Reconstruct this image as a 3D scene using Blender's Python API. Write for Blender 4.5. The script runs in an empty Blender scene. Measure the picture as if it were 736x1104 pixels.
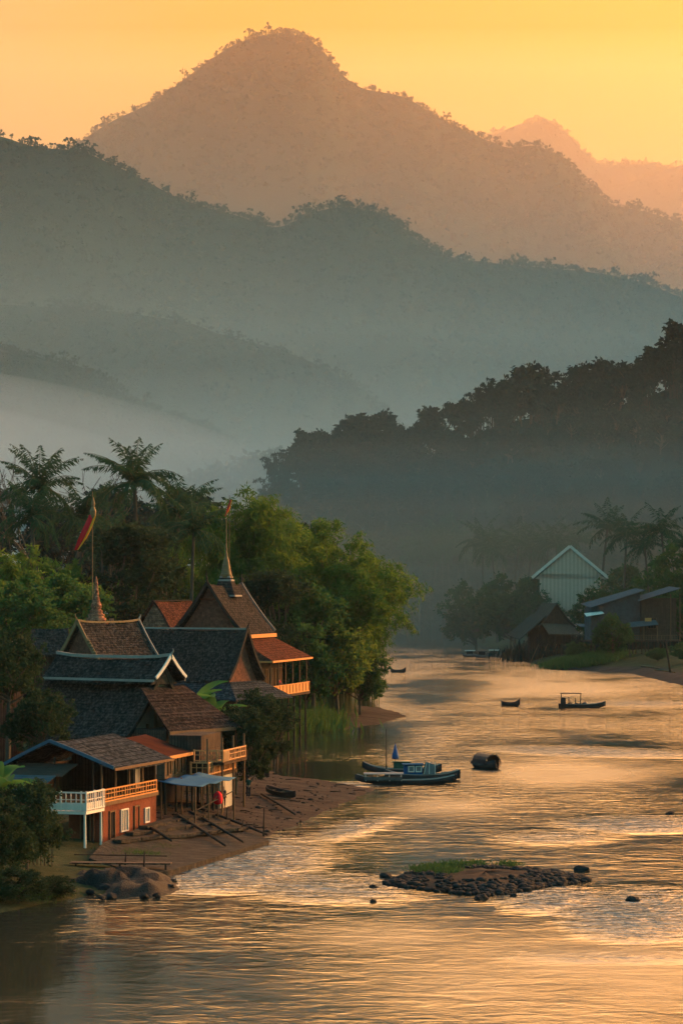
SKYTINT = [(0.0, (.32, .155, .055)), (.12, (.39, .185, .042)), (.225, (.44, .186, .018)), (.30, (3.2, 1.36, .46)), (.44, (4.4, 1.92, .76)), (.57, (.9, .72, .6)), (.75, (.08, .36, .45)), (1.0, (.07, .33, .45))]
SKYCOOL = [(0.0, (.11, .26, .31)), (.3, (.15, .38, .48)), (1.0, (.09, .35, .46))]
SKYSTR = .15; SUNSTR = .45; EXPO = 2.95
import bpy, math, random
import numpy as np
from mathutils import Vector, Matrix
R = math.radians
rng = np.random.default_rng(7)
random.seed(7)
sc = bpy.context.scene
col = sc.collection
F, HY, H = 2800.0, 636.0, 18.0          # focal length, horizon row and eye height used to lay out the valley

def wx(px, D): return (px - 368.0) / F * D
def wz(py, D): return H - (py - HY) / F * D
def wat(px, py):                          # point on the water seen at a pixel
    D = H * F / (py - HY); return wx(px, D), D

# ------------------------------------------------------------------ helpers
class MB:
    def __init__(s): s.v = []; s.f = []
    def add(s, vs, fs):
        n = len(s.v); s.v += [tuple(p) for p in vs]; s.f += [tuple(i + n for i in f) for f in fs]
    def box(s, c, d, rz=0.0, M=None):
        x, y, z = d[0] / 2, d[1] / 2, d[2] / 2
        vs = [Vector((a, b, e)) for a in (-x, x) for b in (-y, y) for e in (-z, z)]
        if rz: m = Matrix.Rotation(rz, 3, 'Z'); vs = [m @ p for p in vs]
        if M is not None: vs = [M @ p for p in vs]
        s.add([p + Vector(c) for p in vs], [(0, 1, 3, 2), (4, 6, 7, 5), (0, 4, 5, 1), (2, 3, 7, 6), (0, 2, 6, 4), (1, 5, 7, 3)])
    def bar(s, a, b, w, h=None):
        a = Vector(a); b = Vector(b); h = h or w; d = b - a; L = d.length
        if L < 1e-6: return
        q = d.to_track_quat('X', 'Z').to_matrix()
        s.box((a + b) / 2, (L, w, h), M=q)
    def tube(s, pts, rad, n=7, cap=True):
        pts = [Vector(p) for p in pts]
        if not hasattr(rad, '__len__'): rad = [rad] * len(pts)
        vs = []; fs = []
        up = Vector((0.31, 0.2, 0.93))
        for i, p in enumerate(pts):
            t = (pts[min(i + 1, len(pts) - 1)] - pts[max(i - 1, 0)]).normalized()
            a = t.cross(up)
            if a.length < .05: a = t.cross(Vector((1, 0, 0)))
            a.normalize(); b = t.cross(a)
            for k in range(n):
                w = 2 * math.pi * k / n; vs.append(p + (a * math.cos(w) + b * math.sin(w)) * rad[i])
        for i in range(len(pts) - 1):
            for k in range(n):
                fs.append((i * n + k, i * n + (k + 1) % n, (i + 1) * n + (k + 1) % n, (i + 1) * n + k))
        if cap: fs += [tuple(range(n - 1, -1, -1)), tuple((len(pts) - 1) * n + k for k in range(n))]
        s.add(vs, fs)
    def lathe(s, prof, n=16, c=(0, 0, 0), sq=False):
        vs = []; fs = []
        for r, z in prof:
            for k in range(n):
                w = 2 * math.pi * k / n + (math.pi / n if sq else 0)
                vs.append((c[0] + r * math.cos(w), c[1] + r * math.sin(w), c[2] + z))
        for i in range(len(prof) - 1):
            for k in range(n): fs.append((i * n + k, i * n + (k + 1) % n, (i + 1) * n + (k + 1) % n, (i + 1) * n + k))
        fs += [tuple(range(n - 1, -1, -1)), tuple((len(prof) - 1) * n + k for k in range(n))]
        s.add(vs, fs)
    def slab(s, top, th):                 # closed slab from a top polygon, straight down
        n = len(top); vs = [Vector(p) for p in top]; vs += [p - Vector((0, 0, th)) for p in vs]
        fs = [tuple(range(n)), tuple(range(2 * n - 1, n - 1, -1))]
        fs += [(i, i + n, (i + 1) % n + n, (i + 1) % n) for i in range(n)]
        s.add(vs, fs)
    def build(s, name, m, parent=None, smooth=False, bev=0):
        me = bpy.data.meshes.new(name); me.from_pydata(s.v, [], s.f); me.materials.append(m); me.update()
        if smooth: me.polygons.foreach_set('use_smooth', [True] * len(me.polygons))
        return link(name, me, parent, bev)

def link(name, me, parent=None, bev=0):
    o = bpy.data.objects.new(name, me); col.objects.link(o)
    if parent is not None: o.parent = parent
    if bev:
        b = o.modifiers.new('bev', 'BEVEL'); b.width = bev; b.segments = 2; b.limit_method = 'ANGLE'
    return o

def np_mesh(name, v, q, m, smooth=False, attrs=None):
    v = np.asarray(v, np.float32); q = np.asarray(q, np.int32); k = q.shape[1]
    me = bpy.data.meshes.new(name)
    me.vertices.add(len(v)); me.vertices.foreach_set('co', v.ravel())
    me.loops.add(q.size); me.loops.foreach_set('vertex_index', q.ravel())
    me.polygons.add(len(q)); me.polygons.foreach_set('loop_start', np.arange(0, q.size, k, dtype=np.int32))
    try: me.polygons.foreach_set('loop_total', np.full(len(q), k, np.int32))
    except Exception: pass
    if smooth: me.polygons.foreach_set('use_smooth', np.ones(len(q), bool))
    me.materials.append(m)
    for nm, a in (attrs or {}).items():
        t = me.attributes.new(nm, 'FLOAT', 'POINT'); t.data.foreach_set('value', np.asarray(a, np.float32).ravel())
    me.update(calc_edges=True); me.validate()
    return me

def grid_mesh(name, X, Y, Z, m, attrs=None, smooth=True):
    ny, nx = X.shape
    v = np.stack([X, Y, Z], -1).reshape(-1, 3)
    i = (np.arange(ny - 1)[:, None] * nx + np.arange(nx - 1)[None]).ravel()
    return np_mesh(name, v, np.stack([i, i + 1, i + nx + 1, i + nx], 1), m, smooth, attrs)

def tag(o, label, cat=None, group=None, kind=None):
    if label: o['label'] = label
    if cat: o['category'] = cat
    if group: o['group'] = group
    if kind: o['kind'] = kind
    return o
def thing(name, label, cat, loc=(0, 0, 0), rz=0.0, group=None):
    o = bpy.data.objects.new(name, None); col.objects.link(o); o.empty_display_size = .3
    o.location = loc; o.rotation_euler = (0, 0, rz)
    return tag(o, label, cat, group)
def dup(o, loc=None, rz=None, s=None, label=None, group=None):
    r = o.copy(); col.objects.link(r)
    if loc is not None: r.location = loc
    if rz is not None: r.rotation_euler = (0, 0, rz)
    if s is not None: r.scale = s if hasattr(s, '__len__') else (s, s, s)
    if label: r['label'] = label
    if group: r['group'] = group
    for c in list(o.children):
        k = c.copy(); col.objects.link(k); k.parent = r
        for g in list(c.children):
            e = g.copy(); col.objects.link(e); e.parent = k
    return r

# ------------------------------------------------------------------ materials
def nt(name):
    m = bpy.data.materials.new(name); m.use_nodes = True; t = m.node_tree; t.nodes.clear()
    return m, t, t.nodes, t.links
def N(ns, ty, **k):
    n = ns.new(ty)
    for a, b in k.items(): setattr(n, a, b)
    return n
def c4(c): return (c[0], c[1], c[2], 1)
def mulc(c, k): return tuple(min(1, x * k) for x in c)
def coords(ns, ls, scale=(1, 1, 1), world=False):
    mp = N(ns, 'ShaderNodeMapping'); mp.inputs['Scale'].default_value = scale
    if world: g = N(ns, 'ShaderNodeNewGeometry'); ls.new(g.outputs['Position'], mp.inputs[0])
    else: g = N(ns, 'ShaderNodeTexCoord'); ls.new(g.outputs['Object'], mp.inputs[0])
    return mp.outputs[0]
def noise(ns, ls, vec, scale, detail=4, rough=.55, dist=0):
    n = N(ns, 'ShaderNodeTexNoise'); n.inputs['Scale'].default_value = scale
    n.inputs['Detail'].default_value = detail; n.inputs['Roughness'].default_value = rough; n.inputs['Distortion'].default_value = dist
    ls.new(vec, n.inputs['Vector']); return n.outputs['Fac']
def ramp(ns, ls, fac, stops):
    r = N(ns, 'ShaderNodeValToRGB'); e = r.color_ramp.elements
    while len(e) < len(stops): e.new(.5)
    for a, (p, c) in zip(e, stops): a.position = p; a.color = c4(c) if hasattr(c, '__len__') else (c, c, c, 1)
    ls.new(fac, r.inputs[0]); return r.outputs[0]
def math_(ns, ls, op, a, b=None, clamp=False):
    n = N(ns, 'ShaderNodeMath', operation=op); n.use_clamp = clamp
    for i, x in enumerate((a, b)):
        if x is None: continue
        if isinstance(x, (int, float)): n.inputs[i].default_value = x
        else: ls.new(x, n.inputs[i])
    return n.outputs[0]
def mixc(ns, ls, fac, a, b, mode='MIX'):
    n = N(ns, 'ShaderNodeMix', data_type='RGBA', blend_type=mode)
    for i, x in ((0, fac), (6, a), (7, b)):
        if isinstance(x, (int, float)): n.inputs[i].default_value = x
        elif isinstance(x, tuple): n.inputs[i].default_value = c4(x)
        else: ls.new(x, n.inputs[i])
    return n.outputs[2]
def bump(ns, ls, h, strength, dist):
    b = N(ns, 'ShaderNodeBump'); b.inputs['Strength'].default_value = strength; b.inputs['Distance'].default_value = dist
    ls.new(h, b.inputs['Height']); return b.outputs[0]
def princ(ns, ls, base, rough=.8, normal=None, spec=.3, metal=0):
    p = N(ns, 'ShaderNodeBsdfPrincipled'); o = N(ns, 'ShaderNodeOutputMaterial')
    for nm, x in (('Base Color', base), ('Roughness', rough)):
        if isinstance(x, tuple): p.inputs[nm].default_value = c4(x)
        elif isinstance(x, (int, float)): p.inputs[nm].default_value = x
        else: ls.new(x, p.inputs[nm])
    p.inputs['Specular IOR Level'].default_value = spec; p.inputs['Metallic'].default_value = metal
    if normal is not None: ls.new(normal, p.inputs['Normal'])
    ls.new(p.outputs[0], o.inputs[0]); return p, o

def plain(name, c, rough=.75, var=.3, scale=2.5, bmp=.4, bd=.02, spec=.25, stretch=(1, 1, 1), c2=None):
    m, t, ns, ls = nt(name)
    v = coords(ns, ls, stretch)
    n1 = noise(ns, ls, v, scale, 6, .65); n2 = noise(ns, ls, v, scale * 9, 3)
    a = ramp(ns, ls, n1, [(.3, mulc(c, 1 - var)), (.55, c), (.75, c2 or mulc(c, 1 + var))])
    a = mixc(ns, ls, .35, a, ramp(ns, ls, n2, [(.3, mulc(c, 1 - var)), (.7, mulc(c, 1 + var))]))
    princ(ns, ls, a, rough, bump(ns, ls, n2, bmp, bd), spec * .3); return m
def tiles(name, c, c2, w=.3, h=.22, mortar=.02, moss=None):
    m, t, ns, ls = nt(name)
    tc = N(ns, 'ShaderNodeTexCoord'); sp = N(ns, 'ShaderNodeSeparateXYZ'); ls.new(tc.outputs['Object'], sp.inputs[0])
    cb = N(ns, 'ShaderNodeCombineXYZ'); ls.new(sp.outputs['Y'], cb.inputs[0]); ls.new(sp.outputs['Z'], cb.inputs[1])
    b = N(ns, 'ShaderNodeTexBrick'); ls.new(cb.outputs[0], b.inputs['Vector']); b.inputs['Scale'].default_value = 1
    b.inputs['Brick Width'].default_value = w; b.inputs['Row Height'].default_value = h
    b.inputs['Mortar Size'].default_value = mortar; b.inputs['Mortar Smooth'].default_value = .6
    b.inputs['Color1'].default_value = c4(mulc(c, .6)); b.inputs['Color2'].default_value = c4(c2); b.inputs['Mortar'].default_value = c4(mulc(c, .3))
    n1 = noise(ns, ls, tc.outputs['Object'], .6, 6, .7)
    n2 = noise(ns, ls, tc.outputs['Object'], 3.5, 4, .7)
    a = mixc(ns, ls, ramp(ns, ls, n1, [(.38, 0.), (.68, .75)]), b.outputs['Color'], moss or mulc(c, .45))
    a = mixc(ns, ls, ramp(ns, ls, n2, [(.48, 0.), (.72, .7)]), a, mulc(c2, 2.3))
    hh = math_(ns, ls, 'MULTIPLY_ADD', b.outputs['Fac'], -1.0); hh2 = math_(ns, ls, 'ADD', hh, n2)
    princ(ns, ls, a, .95, bump(ns, ls, hh2, 1, .09), 0); return m
def corrug(name, c, c2, pitch=.2, axis='Y', rough=.55):
    m, t, ns, ls = nt(name)
    v = coords(ns, ls); w = N(ns, 'ShaderNodeTexWave', bands_direction=axis); ls.new(v, w.inputs['Vector'])
    w.inputs['Scale'].default_value = .314 / pitch
    n1 = noise(ns, ls, v, .9, 6, .7)
    a = mixc(ns, ls, ramp(ns, ls, n1, [(.4, 0.), (.65, 1.)]), c, c2)
    a = mixc(ns, ls, .35, a, mixc(ns, ls, w.outputs['Fac'], mulc(c, .5), mulc(c, 1.2)))
    princ(ns, ls, a, rough, bump(ns, ls, w.outputs['Fac'], .8, .04), 0); return m
def planks(name, c, c2, w=.22, axis='x'):
    m, t, ns, ls = nt(name)
    tc = N(ns, 'ShaderNodeTexCoord'); sp = N(ns, 'ShaderNodeSeparateXYZ'); ls.new(tc.outputs['Object'], sp.inputs[0])
    s = math_(ns, ls, 'ADD', sp.outputs['X'], sp.outputs['Y'])
    cb = N(ns, 'ShaderNodeCombineXYZ')
    if axis == 'z': ls.new(s, cb.inputs[0]); ls.new(sp.outputs['Z'], cb.inputs[1])
    else: ls.new(sp.outputs['Z'], cb.inputs[0]); ls.new(s, cb.inputs[1])
    b = N(ns, 'ShaderNodeTexBrick'); ls.new(cb.outputs[0], b.inputs['Vector']); b.inputs['Scale'].default_value = 1
    b.inputs['Brick Width'].default_value = 3.1; b.inputs['Row Height'].default_value = w; b.inputs['Mortar Size'].default_value = .018
    b.inputs['Color1'].default_value = c4(c); b.inputs['Color2'].default_value = c4(c2); b.inputs['Mortar'].default_value = c4(mulc(c, .2))
    n1 = noise(ns, ls, tc.outputs['Object'], 1.3, 5, .7)
    a = mixc(ns, ls, ramp(ns, ls, n1, [(.42, 0.), (.7, .7)]), b.outputs['Color'], mulc(c, .45))
    princ(ns, ls, a, .8, bump(ns, ls, math_(ns, ls, 'MULTIPLY', b.outputs['Fac'], -1.0), .8, .03), .03); return m
def leafmat(name, a, b, trans=.35, tcol=None, patch=.12):
    m, t, ns, ls = nt(name)
    g = N(ns, 'ShaderNodeNewGeometry'); oi = N(ns, 'ShaderNodeObjectInfo')
    f = math_(ns, ls, 'MULTIPLY', g.outputs['Random Per Island'], .6)
    n1 = noise(ns, ls, g.outputs['Position'], patch, 3)
    f = math_(ns, ls, 'ADD', f, math_(ns, ls, 'MULTIPLY', math_(ns, ls, 'SUBTRACT', n1, .32), 1.1))
    f = math_(ns, ls, 'ADD', f, math_(ns, ls, 'MULTIPLY', math_(ns, ls, 'SUBTRACT', oi.outputs['Random'], .5), .4), True)
    c = mixc(ns, ls, f, a, b)
    p = N(ns, 'ShaderNodeBsdfPrincipled'); ls.new(c, p.inputs['Base Color']); p.inputs['Roughness'].default_value = .8
    p.inputs['Specular IOR Level'].default_value = .05
    tr = N(ns, 'ShaderNodeBsdfTranslucent'); ls.new(mixc(ns, ls, .6, c, tcol or mulc(b, 1.6)), tr.inputs[0])
    mx = N(ns, 'ShaderNodeMixShader'); mx.inputs[0].default_value = trans
    ls.new(p.outputs[0], mx.inputs[1]); ls.new(tr.outputs[0], mx.inputs[2])
    o = N(ns, 'ShaderNodeOutputMaterial'); ls.new(mx.outputs[0], o.inputs[0]); return m

M = {}
M['tile_dark'] = tiles('tile_dark', (.026, .022, .020), (.055, .043, .036), moss=(.013, .014, .012))
M['tile_brown'] = tiles('tile_brown', (.026, .019, .016), (.05, .034, .027), moss=(.014, .012, .010))
M['tile_red'] = tiles('tile_red', (.07, .026, .016), (.11, .04, .022), moss=(.034, .017, .012))
M['tile_slate'] = tiles('tile_slate', (.030, .031, .033), (.052, .052, .052), w=.5, h=.2, moss=(.016, .016, .015))
M['rust'] = corrug('rust', (.075, .025, .014), (.04, .017, .012), .22)
M['tin'] = corrug('tin', (.06, .075, .08), (.10, .10, .10), .3)
M['tin_wall'] = corrug('tin_wall', (.06, .08, .085), (.035, .04, .04), .3)
M['barn'] = corrug('barn', (.52, .35, .255), (.46, .31, .225), 1.1, 'X', .8)
M['thatch'] = plain('thatch', (.075, .055, .04), .95, .5, 1.2, .9, .08, .05, (1, 6, 1))
M['wood'] = planks('wood', (.05, .03, .018), (.075, .044, .025), .22, 'x')
M['wood_pale'] = planks('wood_pale', (.10, .065, .042), (.14, .095, .062), .35, 'x')
M['wood_dark'] = planks('wood_dark', (.05, .035, .026), (.075, .05, .035), .25, 'x')
M['beam'] = plain('beam', (.13, .075, .04), .8, .4, 3, .5, .02, .2, (1, 1, .2))
M['beam_dark'] = plain('beam_dark', (.035, .028, .022), .9, .4, 3, .5, .02, .1)
M['beam_gold'] = plain('beam_gold', (.46, .22, .085), .6, .3, 4, .4, .02, .35)
M['ochre'] = plain('ochre', (.46, .19, .055), .65, .22, 3, .3, .015, .3)
M['gilt'] = plain('gilt', (.19, .11, .05), .6, .35, 2.5, .5, .03, .4)
M['white'] = plain('white', (.62, .53, .43), .7, .2, 1.6, .3, .015, .3)
M['grey_pale'] = plain('grey_pale', (.24, .20, .165), .75, .25, 1.6, .3, .015, .3)
M['redwall'] = plain('redwall', (.15, .042, .022), .85, .55, .8, .3, .015, .15, c2=(.18, .055, .03))
M['brick'] = tiles('brick', (.26, .10, .055), (.36, .15, .085), w=.5, h=.25, moss=(.15, .07, .045))
M['gable_carved'] = plain('gable_carved', (.17, .07, .045), .8, .75, 3.2, 1, .12, .2, c2=(.36, .16, .08))
M['plaster'] = plain('plaster', (.36, .30, .22), .9, .3, 1, .3, .02, .1)
M['dark'] = plain('dark', (.015, .013, .012), .9, .3, 2, .2, .01, .1)
M['blue'] = plain('blue', (.02, .075, .19), .7, .3, 2, .3, .02, .3)
M['tarp'] = plain('tarp', (.05, .10, .15), .95, .25, 1.2, .3, .02, 0)
M['glassy'] = plain('glassy', (.15, .155, .15), .25, .3, 2, .1, .01, .5)
M['hull'] = plain('hull', (.028, .026, .026), .55, .5, 1.4, .4, .02, .4)
M['hull_grey'] = plain('hull_grey', (.10, .09, .08), .65, .5, 1.4, .4, .02, .3)
M['green_paint'] = plain('green_paint', (.03, .08, .05), .6, .4, 2, .3, .02, .3)
M['flag_red'] = plain('flag_red', (.60, .02, .025), .8, .15, 2, .3, .02, .1)
M['flag_gold'] = plain('flag_gold', (.75, .28, .03), .8, .15, 2, .3, .02, .1)
M['stone'] = plain('stone', (.026, .024, .022), .85, .5, 1.6, .9, .08, .3)
M['skin'] = plain('skin', (.28, .15, .095), .6, .12, 3, .1, .01, .3)
M['hair'] = plain('hair', (.012, .01, .009), .6, .2, 8, .3, .01, .3)
M['shirt_red'] = plain('shirt_red', (.42, .03, .03), .85, .2, 4, .3, .01, .1)
M['shirt_green'] = plain('shirt_green', (.025, .045, .03), .85, .2, 4, .3, .01, .1)
M['shirt_dark'] = plain('shirt_dark', (.03, .03, .035), .85, .2, 4, .3, .01, .1)
M['trousers'] = plain('trousers', (.025, .025, .03), .85, .2, 4, .3, .01, .1)
M['bark'] = plain('bark', (.075, .058, .042), .95, .4, 1.5, .9, .06, .1, (1, 1, .25))
M['culm'] = plain('culm', (.09, .10, .04), .7, .4, 2, .3, .01, .2)
L_ = {}
L_['bamboo'] = leafmat('leaf_bamboo', (.02, .066, .014), (.066, .138, .02), .4, (.12, .19, .025))
L_['broad'] = leafmat('leaf_broad', (.011, .047, .015), (.036, .096, .024), .3, (.07, .13, .03))
L_['dark'] = leafmat('leaf_dark', (.008, .022, .011), (.024, .045, .018), .2, (.05, .08, .03))
L_['yellow'] = leafmat('leaf_yellow', (.026, .075, .016), (.08, .15, .024), .4, (.15, .2, .03))
L_['palm'] = leafmat('leaf_palm', (.009, .04, .02), (.026, .078, .032), .25, (.06, .1, .035))
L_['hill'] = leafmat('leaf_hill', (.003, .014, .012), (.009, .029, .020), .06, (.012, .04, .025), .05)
L_['banana'] = leafmat('leaf_banana', (.02, .075, .02), (.065, .15, .035), .4, (.12, .26, .05))
L_['grass'] = leafmat('leaf_grass', (.022, .06, .014), (.055, .1, .024), .3, (.09, .15, .03))
L_['moss'] = leafmat('leaf_moss', (.02, .06, .018), (.045, .09, .025), .25, (.07, .13, .04))
L_['far'] = leafmat('leaf_far', (.009, .018, .013), (.019, .032, .021), .05, (.02, .035, .02), .01)

def ground_mat():
    m, t, ns, ls = nt('ground')
    v = coords(ns, ls, (1, 1, 1), True)
    at = N(ns, 'ShaderNodeAttribute'); at.attribute_name = 'sand'
    n1 = noise(ns, ls, v, .25, 6, .65); n2 = noise(ns, ls, v, 2.2, 5, .7)
    st = coords(ns, ls, (.25, 1.1, 1), True); n3 = noise(ns, ls, st, .8, 5, .65)
    sand = ramp(ns, ls, n3, [(.3, (.025, .018, .014)), (.5, (.05, .037, .028)), (.72, (.085, .065, .05))])
    sand = mixc(ns, ls, ramp(ns, ls, n2, [(.45, 0.), (.7, .55)]), sand, (.04, .028, .022))
    soil = ramp(ns, ls, n1, [(.3, (.022, .03, .013)), (.6, (.05, .052, .022)), (.8, (.08, .06, .035))])
    f = math_(ns, ls, 'ADD', at.outputs['Fac'], math_(ns, ls, 'MULTIPLY', math_(ns, ls, 'SUBTRACT', n2, .5), .5), True)
    f = ramp(ns, ls, f, [(.35, 0.), (.6, 1.)])
    princ(ns, ls, mixc(ns, ls, f, soil, sand), .9, bump(ns, ls, math_(ns, ls, 'ADD', n2, n3), 1, .25), .02); return m
M['ground'] = ground_mat()
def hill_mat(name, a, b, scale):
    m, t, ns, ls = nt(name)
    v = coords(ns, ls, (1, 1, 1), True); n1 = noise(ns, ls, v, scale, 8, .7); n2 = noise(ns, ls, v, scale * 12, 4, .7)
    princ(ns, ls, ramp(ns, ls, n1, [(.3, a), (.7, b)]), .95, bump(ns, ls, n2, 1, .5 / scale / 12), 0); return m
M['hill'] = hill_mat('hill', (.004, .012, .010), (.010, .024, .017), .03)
M['mount'] = hill_mat('mount', (.010, .018, .013), (.022, .034, .022), .006)

def water_mat():
    m, t, ns, ls = nt('water')
    rp = N(ns, 'ShaderNodeAttribute'); rp.attribute_name = 'rapid'
    cm = N(ns, 'ShaderNodeAttribute'); cm.attribute_name = 'calm'
    rap = rp.outputs['Fac']
    n0 = noise(ns, ls, coords(ns, ls, (.05, .025, 1), True), 1, 5, .6)             # gusts: rough and calm patches
    gust = ramp(ns, ls, n0, [(.34, .08), (.46, .34), (.56, .5), (.68, .66)])
    n1 = noise(ns, ls, coords(ns, ls, (.34, .5, 1), True), 1, 2, .5, .8)
    n2 = noise(ns, ls, coords(ns, ls, (1.05, 1.5, 1), True), 1, 3, .6, .7)
    n3 = noise(ns, ls, coords(ns, ls, (3.2, 4.2, 1), True), 1, 3, .6)
    h = math_(ns, ls, 'ADD', math_(ns, ls, 'MULTIPLY', n1, .25), math_(ns, ls, 'MULTIPLY', n2, .10))
    h = math_(ns, ls, 'ADD', h, math_(ns, ls, 'MULTIPLY', n3, .014))
    amp = math_(ns, ls, 'MULTIPLY', gust, math_(ns, ls, 'SUBTRACT', 1.0, math_(ns, ls, 'MULTIPLY', cm.outputs['Fac'], .95)))
    ch = N(ns, 'ShaderNodeAttribute'); ch.attribute_name = 'chop'; amp = math_(ns, ls, 'MULTIPLY', amp, ch.outputs['Fac'])
    amp = math_(ns, ls, 'ADD', amp, math_(ns, ls, 'MULTIPLY', rap, 5.0))
    h = math_(ns, ls, 'MULTIPLY', h, amp)
    nrm = bump(ns, ls, h, 1, 1.0)
    n4 = noise(ns, ls, coords(ns, ls, (.5, 1.7, 1), True), 1.3, 6, .75)
    foam = math_(ns, ls, 'MULTIPLY', ramp(ns, ls, n4, [(.47, 0.), (.6, 1.)]), ramp(ns, ls, rap, [(.12, 0.), (.8, .34)]))
    aer = math_(ns, ls, 'MULTIPLY', rap, ramp(ns, ls, noise(ns, ls, coords(ns, ls, (.16, .22, 1), True), 1, 5, .65), [(.35, .15), (.6, 1.)]))
    cf = mixc(ns, ls, foam, mixc(ns, ls, aer, (.02, .024, .018), (.055, .095, .092)), (.50, .56, .55))
    sk = N(ns, 'ShaderNodeAttribute'); sk.attribute_name = 'silk'; rg = math_(ns, ls, 'ADD', math_(ns, ls, 'ADD', .07, math_(ns, ls, 'MULTIPLY', sk.outputs['Fac'], .26)), math_(ns, ls, 'MULTIPLY', foam, .5))
    p, o = princ(ns, ls, cf, rg, nrm, .5); p.inputs['IOR'].default_value = 1.7; ls.new(math_(ns, ls, 'SUBTRACT', .5, math_(ns, ls, 'MULTIPLY', aer, .42), True), p.inputs['Specular IOR Level'])
    return m
M['water'] = water_mat()
# ------------------------------------------------------------------ camera, sky, sun
cam = bpy.data.cameras.new('camera'); co = bpy.data.objects.new('camera', cam); col.objects.link(co)
co.location = (0, 0, H); co.rotation_euler = (R(90), 0, 0)
cam.sensor_width = 36; cam.lens = F / 1104 * 36; cam.shift_y = (HY - 552) / 1104.0
cam.clip_start = .5; cam.clip_end = 20000; sc.camera = co
SUN_EL, SUN_AZ = 10.0, 62.0                      # degrees; azimuth clockwise from the view direction
w = bpy.data.worlds.new('World'); sc.world = w; w.use_nodes = True
t = w.node_tree; t.nodes.clear(); ns, ls = t.nodes, t.links
sk = N(ns, 'ShaderNodeTexSky', sky_type='NISHITA'); sk.sun_disc = False
sk.sun_elevation = R(SUN_EL); sk.sun_rotation = R(SUN_AZ); sk.altitude = 0; sk.air_density = 1.6; sk.dust_density = 5.0; sk.ozone_density = 1.0
tc = N(ns, 'ShaderNodeTexCoord'); sp = N(ns, 'ShaderNodeSeparateXYZ'); ls.new(tc.outputs['Generated'], sp.inputs[0])
warm = ramp(ns, ls, sp.outputs['Z'], SKYTINT)
cool = ramp(ns, ls, sp.outputs['Z'], SKYCOOL)                     # the half of the sky away from the dawn is dull blue
dt = N(ns, 'ShaderNodeVectorMath', operation='DOT_PRODUCT'); ls.new(tc.outputs['Generated'], dt.inputs[0]); dt.inputs[1].default_value = (.34, .94, 0)
dawn = ramp(ns, ls, dt.outputs['Value'], [(.58, 0.), (.9, 1.)])
skc = mixc(ns, ls, 1.0, sk.outputs[0], mixc(ns, ls, dawn, cool, warm), 'MULTIPLY')
bg = N(ns, 'ShaderNodeBackground'); bg.inputs[1].default_value = SKYSTR; ls.new(skc, bg.inputs[0])
wo = N(ns, 'ShaderNodeOutputWorld'); ls.new(bg.outputs[0], wo.inputs[0])
sl = bpy.data.lights.new('sun', 'SUN'); sl.energy = SUNSTR; sl.angle = R(.6); sl.color = (1.0, .47, .2)
so = bpy.data.objects.new('sun', sl); col.objects.link(so)
d = Vector((math.sin(R(SUN_AZ)) * math.cos(R(SUN_EL)), math.cos(R(SUN_AZ)) * math.cos(R(SUN_EL)), math.sin(R(SUN_EL))))
so.rotation_euler = (-d).to_track_quat('-Z', 'Y').to_euler(); so.location = (300, 200, 300)
v = sc.view_settings; v.view_transform = 'Standard'; v.look = 'None'; v.exposure = EXPO; v.gamma = 1
c = sc.cycles; c.max_bounces = 5; c.diffuse_bounces = 2; c.glossy_bounces = 3; c.transmission_bounces = 2; c.volume_bounces = 0
c.transparent_max_bounces = 8; c.use_denoising = True; c.caustics_reflective = False; c.caustics_refractive = False
c.sample_clamp_indirect = 4; c.sample_clamp_direct = 0
try: c.denoiser = 'OPENIMAGEDENOISE'
except Exception: pass

# ------------------------------------------------------------------ river banks (X, Y), read off the waterline
LB = [(-300, -60), (60, -34), (108, -27), (144, -19.5), (158, -12), (172, -9.2), (187, -5.8), (212, -1), (235, 3.2), (245, -1.5), (252, -6.5),
      (280, -9), (307, -10.8), (326, -7), (338, 1), (350, 5.5), (370, 9.2), (384, 8), (396, 5.5), (462, 3.5), (600, 6), (787, 8.5), (1000, 14), (1300, 22), (1480, 30), (1560, 44), (1565, 44)]
RB = [(-300, 90), (108, 60), (300, 62), (420, 66), (494, 64), (566, 62), (588, 48.5), (650, 47), (730, 45), (830, 43), (900, 41), (933, 36), (955, 41), (1000, 56), (1150, 66), (1400, 62), (1560, 46), (1565, 44)]
LBa, RBa = np.array(LB, float), np.array(RB, float)
def dense(a):
    out = []
    for i in range(len(a) - 1):
        n = max(2, int(np.hypot(*(a[i + 1] - a[i])) / 2.5)); k = np.linspace(0, 1, n, endpoint=False)[:, None]
        out.append(a[i] + k * (a[i + 1] - a[i]))
    return np.concatenate(out)
DB = np.concatenate([dense(LBa[1:]), dense(RBa[1:])])            # (Y, X)
def vnoise(x, y, s, seed=0):                                      # cheap smooth value noise
    x = np.asarray(x, float) / s; y = np.asarray(y, float) / s
    xi = np.floor(x).astype(int); yi = np.floor(y).astype(int); fx = x - xi; fy = y - yi
    fx = fx * fx * (3 - 2 * fx); fy = fy * fy * (3 - 2 * fy)
    def hsh(a, b): 
        n = (a * 374761393 + b * 668265263 + seed * 1442695041) & 0x7fffffff
        n = ((n ^ (n >> 13)) * 1274126177) & 0x7fffffff
        return ((n ^ (n >> 16)) & 0xffff) / 65535.0
    return (hsh(xi, yi) * (1 - fx) + hsh(xi + 1, yi) * fx) * (1 - fy) + (hsh(xi, yi + 1) * (1 - fx) + hsh(xi + 1, yi + 1) * fx) * fy - .5
def fbm(x, y, s, o=4, seed=0): return sum(vnoise(x, y, s / 2 ** k, seed + k) / 2 ** k for k in range(o))
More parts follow.
